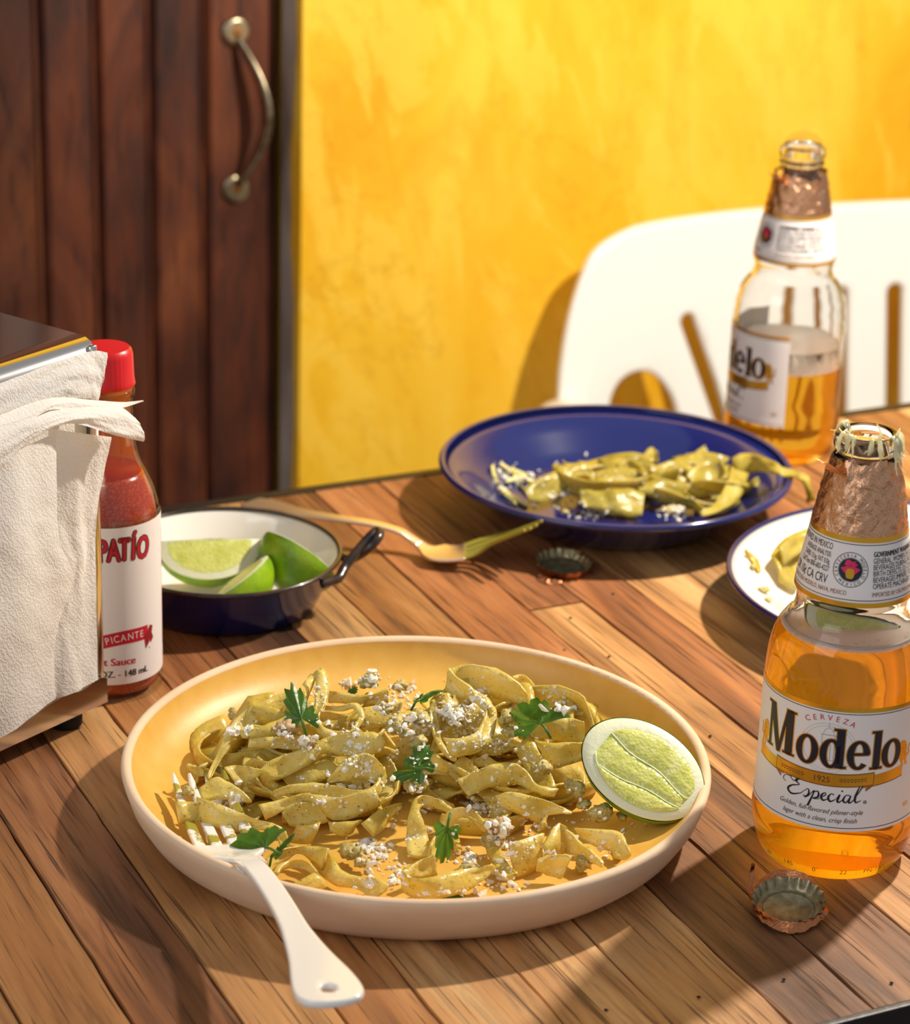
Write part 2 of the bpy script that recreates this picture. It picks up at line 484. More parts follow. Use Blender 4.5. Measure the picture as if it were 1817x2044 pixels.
def napkin_mat():
    k = N('embossed_paper'); tc = k.coord(scale=(1, 1, 1)); wv = k.n('ShaderNodeTexWave'); wv.inputs['Scale'].default_value = 150; wv.inputs['Distortion'].default_value = 9.0; wv.inputs['Detail Scale'].default_value = 3.0
    wv.bands_direction = 'DIAGONAL'; k.l(tc, wv.inputs['Vector'])
    br = k.n('ShaderNodeTexVoronoi'); br.inputs['Scale'].default_value = 330; k.l(tc, br.inputs['Vector'])
    k.set(Base_Color=srgb(249, 246, 241), Roughness=.9, Specular_IOR_Level=.1)
    h = k.mix(.45, wv.outputs['Fac'], br.outputs['Distance'])
    bp = k.bump(h, .34, .0008, k.bump(k.noise(tc, 40, 3), .25, .002)); k.nrm(bp)
    tl = k.n('ShaderNodeBsdfTranslucent'); tl.inputs[0].default_value = srgb(246, 232, 210)
    mx = k.n('ShaderNodeMixShader'); mx.inputs[0].default_value = .3
    k.l(k.b.outputs[0], mx.inputs[1]); k.l(tl.outputs[0], mx.inputs[2]); k.l(mx.outputs[0], k.out.inputs[0]); return k.m


M['napkin'] = napkin_mat()

# ================================================================== THE SETTING
def ubox(u0, u1, v0, v1, z0, z1, bev=0.0):
    return box(uv((u0 + u1) / 2, (v0 + v1) / 2, (z0 + z1) / 2), AU * (u1 - u0) / 2, AV * (v1 - v0) / 2, Vector((0, 0, (z1 - z0) / 2)), bev)


WD = 0.45                                   # wall plane beyond the far table edge
WU = 0.096                                  # where the yellow wall ends at the door
tag(mk('floor', ubox(-2.5, 3.2, -2.2, 1.2, -T - .1, -T), M['floor'], smooth=False), kind='structure')
tag(mk('wall_back', ubox(WU, 3.0, WD, WD + .16, -T, 1.6, .002), M['wall'], smooth=False), kind='structure')
tag(mk('wall_left', ubox(-2.4, -.86, WD, WD + .16, -T, 1.6), M['wall'], smooth=False), kind='structure')
# worn grey strip of the door jamb, with yellow paint lapping over it in waves
zz = [(-T + (2.3 * i / 90)) for i in range(91)]
wavy = [(WD + .0125 + .0016 * math.sin(z * 23 + 1) + .0012 * math.sin(z * 61) + .010 * math.exp(-((z - .085) / .028) ** 2) + .004 * math.exp(-((z - .02) / .03) ** 2), z) for z in zz]
o2 = wavy + [(WD + .034, zz[-1]), (WD + .034, zz[0])]
v_, f_ = outline(o2, (), .0009, .0)
tag(mk('trim_1', ([uv(WU - .0005 - p.z - .0009, p.x, p.y) for p in v_], f_), M['plaster_grey'], smooth=False), kind='structure')
tag(mk('door_gap_backing', ubox(-.86, WU - .0035, WD + .066, WD + .10, -T, 1.45), M['door_gap_dark'], smooth=False), kind='structure')  # dark backing added behind the boards so the gap at the jamb looks shaded

door = thing('door_1', kind='structure', loc=uv(-.35, WD + .05, -T))
gro = [.0905, .032, -.011, -.054, -.098, -.141, -.186, -.229, -.272, -.316, -.359, -.402, -.446, -.489, -.532, -.576, -.619, -.663, -.706, -.85]
for i in range(len(gro) - 1):
    b_, a_ = gro[i] - .0008, gro[i + 1] + .0008
    d = WD + .034 + RND.uniform(0, .0015)
    # board with a rounded bead on its right edge and a chamfered groove
    prof = [(a_, d + .0045), (a_ + .0035, d), (b_ - .0075, d), (b_ - .0068, d + .0022), (b_ - .0055, d + .0022), (b_ - .0035, d), (b_ - .0012, d + .001), (b_, d + .0045), (b_, d + .03), (a_, d + .03)]
    vv, ff = [], []
    for z in (-T + .004, 1.3):
        vv += [uv(x, y, z) for x, y in prof]
    n_ = len(prof); ff = [(k, (k + 1) % n_, n_ + (k + 1) % n_, n_ + k) for k in range(n_)] + [tuple(range(n_ - 1, -1, -1)), tuple(range(n_, 2 * n_))]
    mk('plank', (vv, ff), M['door_wood'], door, smooth=False)
# curved pull handle with two round feet
dn = -AV
hd = WD + .034
path = []
for i in range(33):
    t = i / 32; z = .177 - .114 * t
    path.append(uv(.0555 + .0170 * math.sin(PI * t) ** 1.1, hd - .003 - .019 * math.sin(PI * t) ** .75, z))
hb = mk('door_handle', tube(path, [.0046 + .0040 * math.sin(PI * i / 32) ** 1.2 for i in range(33)], 14, .42, upv=AU), M['brass'], door)
for zc in (.181, .059):
    c = uv(.0555, hd - .0005, zc); q = (-AV).to_track_quat('Z', 'Y').to_matrix()
    foot = mk('handle_foot', lathe(c, [(.0001, 0), (.0115, 0), (.0118, .0012), (.0108, .0026), (.0085, .0032), (.005, .0030), (.0001, .0030)], 24, tilt=q), M['brass'], hb)
    foot.parent = door
    mk('screw', lathe(c + dn * .0030, [(.0001, 0), (.0034, 0), (.003, .0012), (.0001, .0016)], 14, tilt=q), M['gold_dark'], door)

# ================================================================== CHAIR
chair = thing('plastic_chair', 'white moulded plastic chair with slotted back against the yellow wall', 'chair', uv(.55, .2, -T))
ca = YA - R(8); CU = Vector((math.cos(ca), math.sin(ca), 0)); CN = Vector((-math.sin(ca), math.cos(ca), 0)); CO = uv(.289, .385)


def cmap(s, z, d):
    k = (s - .262) / .262
    return CO + CU * s + Vector((0, 0, z)) + CN * (d + .16 * (z + .04) + .030 * (1 - k * k))


half = [(-.014, -.33), (-.012, -.22), (-.006, -.16), (0, -.119), (.003, -.083), (.011, -.045), (.023, -.013), (.036, .007), (.061, .019), (.091, .0245), (.165, .0275), (.262, .028)]
out = smoothed(half, 5, False)[:-4] if False else cr(half, 56)
out = out + [(.524 - x, z) for x, z in reversed(out[:-1])]
arch = cr([(.042, -.285), (.045, -.16), (.048, -.122), (.054, -.105), (.064, -.0965), (.077, -.094), (.090, -.098), (.102, -.111), (.110, -.127), (.116, -.16), (.126, -.285)], 40)


def slot(x0, z0, x1, z1, wd):
    d = Vector((x1 - x0, z1 - z0)).normalized(); nrm_ = Vector((-d.y, d.x)) * wd / 2; p = []
    for k in range(9):
        a = PI * k / 8; p.append((x0 + nrm_.x * math.cos(a) - d.x * wd / 2 * math.sin(a), z0 + nrm_.y * math.cos(a) - d.y * wd / 2 * math.sin(a)))
    for k in range(9):
        a = PI * k / 8; p.append((x1 - nrm_.x * math.cos(a) + d.x * wd / 2 * math.sin(a), z1 - nrm_.y * math.cos(a) + d.y * wd / 2 * math.sin(a)))
    return p


sl = [slot(.1215, -.058, .203, -.27, .0125)]
holes = [arch, [(.524 - x, z) for x, z in arch], sl[0], [(.524 - x, z) for x, z in sl[0]]] + [slot(s, -.048, s + .002, -.28, .0145) for s in (.2135, .2635, .3135)]
v_, f_ = slice_vf(slice_vf(outline(out, holes, .006, .005, 3), 0, .02), 1, .04)
mk('backrest', ([cmap(p.x, p.y, p.z) for p in v_], f_), M['white_plastic'], chair, ang=50)
sv, sf = box((0, 0, 0), (.225, 0, 0), (0, .215, 0), (0, 0, .011), .01)
sv, sf = slice_vf(slice_vf((sv, sf), 0, .04), 1, .04)
mk('seat', ([CO + CU * (.262 + p.x) + CN * (-.22 + p.y) + Vector((0, 0, -.318 + p.z - .012 * (1 - (p.x / .225) ** 2) * (1 - (p.y / .22) ** 2))) for p in sv], sf), M['white_plastic'], chair, ang=50)
for sx in (0.004, .52):
    pth = cr([tuple(cmap(sx, -.115, -.002)), tuple(cmap(sx, -.105, -.06)), tuple(cmap(sx, -.112, -.20)), tuple(cmap(sx, -.15, -.31)), tuple(cmap(sx * .9 + .026, -.315, -.33))], 30)
    mk('armrest', tube(pth, .019, 14, .45, upv=(0, 0, 1)), M['white_plastic'], chair)
for sx, dd in ((.02, -.04), (.504, -.04), (.03, -.40), (.494, -.40)):
    top = CO + CU * sx + CN * dd + Vector((0, 0, -.31)); bot = CO + CU * (sx + (-.03 if sx < .2 else .03)) + CN * (dd + (.04 if dd > -.2 else -.03))
    bot.z = .0
    mk('leg', tube([top.lerp(bot, i / 8) for i in range(9)], [.024 - .008 * i / 8 for i in range(9)], 14, .7, upv=(0, 0, 1) if False else AU), M['white_plastic'], chair)

# ================================================================== TABLE
table = thing('dining_table', 'wooden plank-topped table with dark iron edging', 'table', uv(.03, -.3, -T))
ub = [(-.62, -.62), (-.575, -.58), (-.535, -.54), (-.497, -.50), (-.455, -.46), (-.414, -.419), (-.372, -.379), (-.330, -.339), (-.293, -.301), (-.254, -.267), (-.212, -.221), (-.169, -.181),
      (-.128, -.137), (-.084, -.100), (-.041, -.053), (-.0105, -.0135), (.026, .0205), (.067, .058), (.105, .10), (.145, .142), (.182, .18), (.224, .221), (.262, .26), (.30, .30), (.342, .34), (.38, .38), (.42, .42), (.461, .46), (.50, .50), (.54, .54), (.58, .58), (.62, .62), (.66, .66)]
joint = {4: -.25, 5: -.331, 6: None, 7: -.16, 8: None, 9: -.30, 10: -.25, 11: -.33, 12: -.36, 13: -.31, 14: -.214, 15: None, 16: -.352, 17: None, 18: -.30}
mats = {4: 'ab', 5: 'ba', 6: 'dd', 7: 'ab', 8: 'aa', 9: 'db', 10: 'eb', 11: 'bb', 12: 'ab', 13: 'dc', 14: 'cc', 15: 'db', 16: 'bb', 17: 'bb', 18: 'db', 19: 'dd', 20: 'aa', 21: 'ab'}
mats[14] = 'db'; mats[13] = 'dc'; mats[12] = 'ac'; mats[11] = 'bb'
V0, V1 = -.6245, -.0045


def ubound(k, v):
    a, b = ub[k]; return a + (b - a) * (v - V1) / (V0 - V1)


nail = []
for k in range(len(ub) - 1):
    j = joint.get(k, RND.choice((None, -.2, -.3, -.42)))
    segs = [(V1, j), (j, V0)] if j else [(V1, V0)]
    ml = mats.get(k, RND.choice(('ab', 'ba', 'dd', 'bb')))
    for si, (va, vb) in enumerate(segs):
        va -= .0004 if si else 0; vb += .0004 if (j and si == 0) else 0
        n_ = max(6, int((va - vb) / .012)); dz = RND.uniform(-.00035, .0003); sd = RND.uniform(0, 99)
        V, F = [], []
        for i in range(n_ + 1):
            v = va + (vb - va) * i / n_
            e = lambda q: .0007 * noise.noise(Vector((v * 30 + sd, q, 0))) + .0005 * noise.noise(Vector((v * 110 + sd, q + 5, 0)))
            a = ubound(k, v) + .0004 + e(1) * 1.2; b = ubound(k + 1, v) - .0004 + e(9) * 1.2
            for x, z in ((a, -.02), (a, -.0009), (a + .0005, dz), (b - .0005, dz), (b, -.0009), (b, -.02)): V.append(uv(x, v, z))
        for i in range(n_):
            for q in range(5): F.append((i * 6 + q, i * 6 + q + 1, i * 6 + q + 7, i * 6 + q + 6))
            F.append((i * 6 + 5, i * 6, i * 6 + 6, i * 6 + 11))
        F += [(5, 4, 3, 2, 1, 0), tuple(n_ * 6 + q for q in range(6))]
        mk('plank', (V, F), M['wood_' + ml[min(si, 1)]], table, smooth=False)
mk('underboard', ubox(-.62, .66, V0, V1, -.034, -.0195), M['wood_under'], table, smooth=False)  # near-black board, its colour gives the plank gaps their dark shade
for a in ((-.628, .668, .0, .006 - .0005), (-.628, .668, -.6290, -.6255)):
    mk('edge_strip', ubox(a[0], a[1], a[2] - .004 if a[2] == 0 else a[2], a[3] if a[2] else .004, -.036, .0008, .0008), M['iron'], table, smooth=False)
for a in ((-.6285, -.6205), (.6605, .6685)):
    mk('edge_strip', ubox(a[0], a[1], V0 - .001, V1 + .0005, -.036, .0008, .0008), M['iron'], table, smooth=False)
for uu in (-.40, .40):
    mk('pedestal', ubox(uu - .03, uu + .03, -.345, -.285, -T + .03, -.034, .003), M['iron'], table, smooth=False)
    mk('foot_bar', ubox(uu - .03, uu + .03, -.56, -.07, -T, -T + .03, .003), M['iron'], table, smooth=False)
for px, py in ((1139, 1233), (1216, 1310), (1418, 1469), (1127, 1297), (1224, 1185), (1210, 2016), (1780, 1962), (1395, 1990), (1565, 1955)):
    c = P(px, py, .0004)
    mk('nail_hole', lathe(c, [(.0001, -.0006), (.0006, -.0002), (.0009, .0001)], 10), M['wood_under'], table)

# ================================================================== PLATES
PC = Vector((-.0138, 1.0629, T))
plate = thing('dinner_plate', 'large cream stoneware plate glazed mustard yellow inside', 'plate', PC)


def hand(a, r, z): return 1 + .004 * noise.noise(Vector((math.cos(a) * 1.6, math.sin(a) * 1.6, z * 60)))


mk('body', lathe(PC, [(.0001, .002), (.106, .002), (.110, .0003), (.1150, .0002), (.1205, .0022), (.1265, .0075), (.1310, .0150), (.1335, .0220), (.1345, .0258), (.1340, .0274), (.1322, .0281), (.1304, .0276), (.1296, .0262)], 128, hand), M['cream_clay'], plate)
mk('glaze', lathe(PC, [(.1298, .0266), (.1290, .0243), (.1276, .0215), (.1255, .0184), (.1225, .0153), (.1185, .0124), (.1135, .0100), (.1070, .0082), (.099, .0073), (.088, .0069), (.05, .0068), (.0001, .0068)], 128, hand), M['mustard_glaze'], plate)

BC = Vector((.0948, 1.4511, T))
bplate = thing('enamel_plate', 'cobalt blue enamel plate holding leftover ribbons of pasta', 'plate', BC)
mk('dish', lathe(BC, [(.0001, .0012), (.060, .0012), (.063, .0002), (.068, .002), (.078, .0095), (.088, .0185), (.096, .0252), (.1015, .0278), (.1015, .0290), (.095, .0266), (.0865, .0195), (.0765, .0110), (.0690, .0052), (.0655, .0040), (.0630, .0026), (.05, .0024), (.0001, .0024)], 96), M['enamel_blue'], bplate)
mk('rim', lathe(BC, [(.1012, .0270)] + [(.1035 + .0021 * math.cos(a), .0296 + .0021 * math.sin(a)) for a in [R(-140 + 25 * i) for i in range(12)]], 96), M['enamel_blue'], bplate)

WC = Vector((.2612, 1.3008, T)); WK = .945
wplate = thing('enamel_plate', 'white enamel plate with a blue rim beside the front beer bottle', 'plate', WC)
mk('dish', lathe(WC, [(r_ * WK, z_) for r_, z_ in [(.0790, .0060), (.0950, .0165), (.1085, .0225), (.1175, .0248), (.1175, .0256), (.1080, .0237), (.0945, .0177), (.0785, .0072), (.0720, .0042), (.06, .0036), (.0001, .0036)]], 96), M['enamel_white'], wplate)
mk('underside', lathe(WC, [(r_ * WK, z_) for r_, z_ in [(.0001, .0012), (.066, .0012), (.069, .0002), (.0735, .0022), (.0795, .0058), (.0955, .0161), (.1088, .0220), (.1178, .0243)]], 96), M['enamel_navy'], wplate)
mk('rim', lathe(WC, [(r_ * WK, z_) for r_, z_ in [(.1176 + .0017 * math.cos(a), .0252 + .0017 * math.sin(a)) for a in [R(-150 + 24 * i) for i in range(14)]]], 96), M['enamel_navy'], wplate)

WPROF = [(0, .0036), (.068, .0042), (.0742, .0072), (.0893, .0177), (.102, .0237), (.111, .0256)]
BPROF = [(0, .0024), (.063, .0026), (.069, .0052), (.0765, .0110), (.0865, .0195), (.095, .0266), (.1055, .030)]


def dish_h(px, py, c, prof):
    h = .01
    for _ in range(12):
        p = P(px, py, h); r = math.hypot(p.x - c.x, p.y - c.y); z = prof[-1][1]
        for (r0, z0), (r1, z1) in zip(prof, prof[1:]):
            if r0 <= r <= r1: z = z0 + (z1 - z0) * (r - r0) / (r1 - r0); break
        h = h * .5 + z * .5
    return h


KC = Vector((-.1241, 1.2969, T))
pan = thing('enamel_pan', 'small navy blue enamel pan, white inside with chipped black rim, holding limes', 'pan', KC)
mk('outside', lathe(KC, [(.0001, .0012), (.046, .0012), (.0485, .0004), (.0505, .0022), (.0560, .0140), (.0610, .0272), (.0622, .0288)], 80), M['enamel_navy'], pan)
mk('inside', lathe(KC, [(.0619, .0290), (.0596, .0268), (.0545, .0140), (.0490, .0038), (.0470, .0026), (.0001, .0024)], 80), M['enamel_white'], pan)
mk('rim', lathe(KC, [(.0625 + .0014 * math.cos(R(30 * i)), .0293 + .0013 * math.sin(R(30 * i))) for i in range(13)], 80), M['enamel_black'], pan)
hp = [(642, 1166, 25), (662, 1160, 25.5), (677, 1153, 26.5), (690, 1130, 30), (712, 1102, 36), (738, 1072, 42), (752, 1060, 44), (758, 1064, 44), (752, 1078, 42), (732, 1098, 37), (708, 1113, 31), (692, 1116, 28), (682, 1109, 27)]
hp = [tuple(P(x, y, h / 1000)) for x, y, h in hp]
mk('handle', tube(cr(hp, 60), .0026, 12), M['enamel_black'], pan)

# ================================================================== BOTTLES
def label_art():
    """flat shapes in millimetres (s, z) of the bottle's printed front label, by ink"""
    A = {}

    def add(k, vf): A.setdefault(k, []).append(vf)

    def poly(pts): return [Vector((x, y, 0)) for x, y in pts], [tuple(range(len(pts)))]

    def quad(x0, z0, x1, z1, g=0): return poly([(x0 - g, z0 - g), (x1 + g, z0 - g), (x1 + g, z1 + g), (x0 - g, z1 + g)])

    def ring(cx, cz, rx, rz, ix, iz, a0=0.0, a1=2 * PI, g=0, n=48):
        V, F = [], []
        for i in range(n + 1):
            a = a0 + (a1 - a0) * i / n
            V += [Vector((cx + (rx + g) * math.cos(a), cz + (rz + g) * math.sin(a), 0)), Vector((cx + (ix - g) * math.cos(a), cz + (iz - g) * math.sin(a), 0))]
        for i in range(n): F.append((2 * i, 2 * i + 2, 2 * i + 3, 2 * i + 1))
        return V, F

    for key, g in (('gold_ink', .45), ('ink_navy', 0.0)):
        z0 = 57.0; xh = 70.2; asc = 75.6
        # M
        zb, zt = 57.6, 78.6; x = -31
        for q in (quad(x + 1.2, zb, x + 2.9, zt, g), quad(x, zb, x + 4.3, zb + .9, g), quad(x - .6, zt - .9, x + 4.2, zt, g), quad(x + 12.2, zb, x + 16.2, zt, g), quad(x + 11, zb, x + 17.4, zb + .9, g), quad(x + 12.0, zt - .9, x + 17.4, zt, g)): add(key, q)
        add(key, poly([(x + .6 - g, zt + g), (x + 4.6 + g, zt + g), (x + 9.4 + g, zb - .6 - g), (x + 7.2 - g, zb - .6 - g)]))
        add(key, poly([(x + 7.6 - g, zb - .6 - g), (x + 9.2 + g, zb - .6 - g), (x + 13.8 + g, zt + g), (x + 12.2 - g, zt + g)]))
        ch = (z0 + xh) / 2; hr = (xh - z0) / 2
        add(key, ring(-7.6, ch, 5.2, hr + .3, 2.2, hr - 1.0, g=g))                      # o
        add(key, ring(3.2, ch, 4.9, hr + .3, 2.0, hr - 1.0, g=g))                       # d
        for q in (quad(5.2, z0, 8.6, asc, g), quad(3.9, asc - .9, 6.5, asc, g), quad(6.5, z0, 9.9, z0 + .9, g)): add(key, q)
        add(key, ring(15.0, ch, 5.0, hr + .3, 2.1, hr - 1.0, R(8), R(318), g=g))          # e
        add(key, quad(11.6, ch - .1, 19.4, ch + 1.0, g))
        add(key, quad(16.9, ch + .3, 19.9, ch + 1.3, g))
        for q in (quad(21.6, z0 - .4, 24.7, asc - .8, g), quad(20.3, asc - 1.7, 22.6, asc - .8, g), quad(20.4, z0 - .4, 26.0, z0 + .5, g)): add(key, q)   # l
        add(key, ring(30.6, ch - .5, 5.1, hr + .2, 2.2, hr - 1.1, g=g))                  # o
    # gold ribbon with folded ends and a year
    def band(x0, x1, zc, hh, sag, key, n=24):
        V, F = [], []
        for i in range(n + 1):
            x = x0 + (x1 - x0) * i / n; z = zc + sag * (x / 34) ** 2
            V += [Vector((x, z - hh, 0)), Vector((x, z + hh, 0))]
        for i in range(n): F.append((2 * i, 2 * i + 2, 2 * i + 3, 2 * i + 1))
        add(key, (V, F))
    band(-37, -18, 50.0, 2.6, 2.6, 'gold_ink'); band(18, 38, 50.0, 2.6, 2.6, 'gold_ink')
    band(-23, 23, 51.0, 3.2, 2.2, 'gold_edge'); band(-22.6, 22.6, 51.0, 2.7, 2.2, 'gold_ink2')
    band(-37.2, -18, 47.3, .22, 2.6, 'gold_edge'); band(18, 38.2, 47.3, .22, 2.6, 'gold_edge')
    add('gold_edge', poly([(-23, 48.6), (-19.5, 47.6), (-19.5, 46.0)])); add('gold_edge', poly([(23, 48.6), (19.5, 47.6), (19.5, 46.0)]))
    for sg in (-1, 1):
        for i in range(8):
            x = sg * (7.5 + i * 1.5); z = 51.1 + 2.2 * (x / 34) ** 2
            for d in (-1, 1): add('ink_print', poly([(x, z), (x + sg * 1.3, z + d * .9), (x + sg * 1.7, z + d * .55)]))
    def text(s, size, x, z, key, xs=1.0, shear=0.0, align='CENTER'):
        v, f = text_vf(s, size, xs, shear, align); add(key, ([Vector((p.x + x, p.y + z, 0)) for p in v], f))
    text('1925', 3.9, 0, 49.7, 'ink_print')
    text('Golden, full-flavored pilsner-style', 3.3, 0, 34.8, 'ink_brown', .86, .36)
    text('lager with a clean, crisp finish', 3.3, 0, 30.8, 'ink_brown', .86, .36)
    text('BEER', 3.0, 43, 34, 'gold_ink', .6)
    # arched word over the name
    word = 'CERVEZA'
    for i, c in enumerate(word):
        a = R(90 - (i - 3) * 8.4); v, f = text_vf(c, 3.7, .95, 0, 'CENTER'); ro = a - PI / 2
        add('ink_red', ([Vector((1.5 + 22 * math.cos(a) + p.x * math.cos(ro) - p.y * math.sin(ro), 58.4 + 22 * math.sin(a) + p.x * math.sin(ro) + p.y * math.cos(ro) - 1.2, 0)) for p in v], f))
    # flowing script line
    def stroke(pts, wd, key, n=40):
        c = cr(pts, n); V, F = [], []
        for i, (x, z, k) in enumerate(c):
            a, b = c[max(i - 1, 0)], c[min(i + 1, n - 1)]; d = Vector((b[0] - a[0], b[1] - a[1], 0))
            d = d.normalized() if d.length > 1e-6 else Vector((1, 0, 0)); s = Vector((-d.y, d.x, 0)) * wd * k
            V += [Vector((x, z, 0)) + s, Vector((x, z, 0)) - s]
        for i in range(n - 1): F.append((2 * i, 2 * i + 2, 2 * i + 3, 2 * i + 1))
        add(key, (V, F))
    K = 'ink_script'; b0 = 40.6
    stroke([(-10.5, 47.3, .6), (-12.5, 46.6, .5), (-14, 48, .4), (-12, 50, .6), (-8, 49.6, 1), (-11.5, 47.2, 1), (-9.6, 45.6, .5), (-13, 44.2, .8), (-15, 42.0, 1.2), (-13, 40.2, 1), (-9.0, 41.6, .5), (-7.5, 43, .3)], .42, K, 70)
    stroke([(-14, 48, .3), (-17, 47.8, .4), (-18, 45.8, .5), (-16.4, 44.8, .3)], .36, K)
    xx = -7.5
    stroke([(xx, 43, .3), (xx + 2.2, 44.8, .5), (xx + 2.6, 42.4, 1.2), (xx + 1.2, 40.8, 1), (xx + .2, 41.4, .4)], .40, K)                # s
    stroke([(xx + 2.4, 41.2, .3), (xx + 5.0, 44.6, .6), (xx + 2.6, 36.8, 1.2)], .40, K)                                                  # p
    stroke([(xx + 4.2, 43.6, .4), (xx + 6.6, 44.6, .8), (xx + 6.8, 42, 1.2), (xx + 4.6, 40.9, .6), (xx + 7, 41.0, .3), (xx + 8.2, 42.2, .4)], .38, K)
    stroke([(xx + 8.2, 42.2, .4), (xx + 10, 43.6, .6), (xx + 9.6, 44.6, .5), (xx + 8.2, 43, 1.2), (xx + 9, 40.9, 1), (xx + 11.4, 42.0, .3)], .40, K)      # e
    stroke([(xx + 13.6, 44.0, .7), (xx + 12.4, 44.5, .5), (xx + 11.2, 42.6, 1.2), (xx + 12.2, 40.8, 1), (xx + 14.6, 42.2, .3)], .40, K)  # c
    stroke([(xx + 14.6, 42.2, .3), (xx + 16, 44.4, .8), (xx + 15.2, 41.4, 1.2), (xx + 16, 40.8, .8), (xx + 17.4, 42.2, .3)], .40, K)     # i
    add(K, ring(xx + 16.9, 46.2, .42, .42, .01, .01, n=10))
    stroke([(xx + 20.4, 44.2, .6), (xx + 18.6, 44.2, .6), (xx + 17.6, 41.8, 1.2), (xx + 19, 40.9, .7), (xx + 20.8, 44.2, .5), (xx + 20, 41.4, 1.2), (xx + 20.8, 40.8, .8), (xx + 22.4, 42.6, .3)], .40, K, 50)
    stroke([(xx + 22.4, 42.6, .3), (xx + 25.4, 48.2, .7), (xx + 24.6, 49.0, .5), (xx + 22.8, 44, 1.3), (xx + 23, 41, 1), (xx + 25.4, 41.8, .3)], .40, K, 50)                      # l
    add(K, ring(xx + 27.2, 40.9, .8, .8, .5, .5, n=20)); text('R', 1.0, xx + 27.2, 40.55, K)
    # two rearing gold lions
    lion = [(0, 0), (1.3, .2), (1.6, 1.8), (2.8, 3.6), (2.7, 5), (4.0, 5.6), (4.9, 6.6), (4.7, 7.2), (3.4, 6.6), (3.9, 7.8), (5.0, 9), (4.6, 9.5), (3.3, 8.8), (3.3, 10.6), (2.5, 12.2), (1.2, 12.6), (.2, 12), (-.8, 11.2), (-1.2, 9.4), (-1.6, 7.4), (-1.4, 5.4), (-2.0, 4), (-1.8, 2.4), (-2.6, .6), (-2.2, 0), (-1.0, .2), (-.6, 2.0), (.3, 3.2), (.4, 1.6)]
    tail = [(-1.5, 4.6), (-2.8, 4.4), (-3.7, 5.8), (-3.2, 7.6), (-3.8, 9.4), (-3.3, 10.2), (-2.8, 9.0), (-2.4, 7.6), (-2.9, 6.0), (-2.2, 5.3), (-1.5, 5.6)]
    for sg, ox, oz in ((1, -34.2, 55.2), (-1, 38.4, 55.0)):
        for pl in (lion, tail):
            c = smoothed([(ox + sg * x, oz + z) for x, z in pl], 3)
            v, f = outline(c, (), 0, 0); add('lion' if sg > 0 else 'lion_b', (v, f))
        for q in ((-.4, 9.6), (.8, 8.4), (.3, 6.6), (-.6, 5.2)): add('gold_edge', ring(ox + sg * q[0], oz + q[1], .55, .2, .01, .01, n=8))
    # pale engraving behind the name
    for q in (quad(-.5, 66, .5, 79),): pass
    for r_ in (11, 12.4): add('ink_pale', ring(1.5, 66, r_, r_ * .95, r_ - .14, r_ * .95 - .14))
    for q in ((-2.2, 60, 5.2, 60.3), (-1.4, 60.3, -1.1, 72), (4.1, 60.3, 4.4, 72), (.2, 60, .5, 68), (2.5, 60, 2.8, 68), (-1.8, 72, 4.8, 72.4)): add('ink_pale', quad(*q))
    add('ink_pale', ring(1.5, 72.2, 2.4, 3.4, 2.15, 3.15, 0, PI)); add('ink_pale', quad(1.35, 75.6, 1.65, 78.0))
    return A


INK = {'gold_ink': 'gold_ink', 'gold_ink2': 'gold_ink', 'gold_edge': 'gold_dark', 'ink_navy': 'ink_navy', 'ink_print': 'ink_brown', 'ink_brown': 'ink_brown', 'ink_red': 'ink_red', 'ink_script': 'ink_navy', 'lion': 'gold_ink', 'lion_b': 'gold_ink', 'ink_pale': 'ink_grey',
       'ink_black': 'ink_black', 'ink_pink': 'ink_pink'}
LAYER = {'ink_print': .17, 'ink_pale': .03, 'gold_ink': .05, 'gold_edge': .08, 'gold_ink2': .11, 'lion': .07, 'lion_b': .07, 'ink_navy': .13, 'ink_pink': .17}
NAMES = {'gold_ink': 'gold_print', 'gold_ink2': 'banner', 'gold_edge': 'banner_edge', 'ink_navy': 'lettering', 'ink_print': 'date_lettering', 'ink_brown': 'small_lettering', 'ink_red': 'red_lettering', 'ink_script': 'script_lettering', 'lion': 'lion_emblem', 'lion_b': 'lion_emblem',
         'ink_pale': 'engraving', 'ink_black': 'small_lettering', 'ink_pink': 'emblem_figure'}


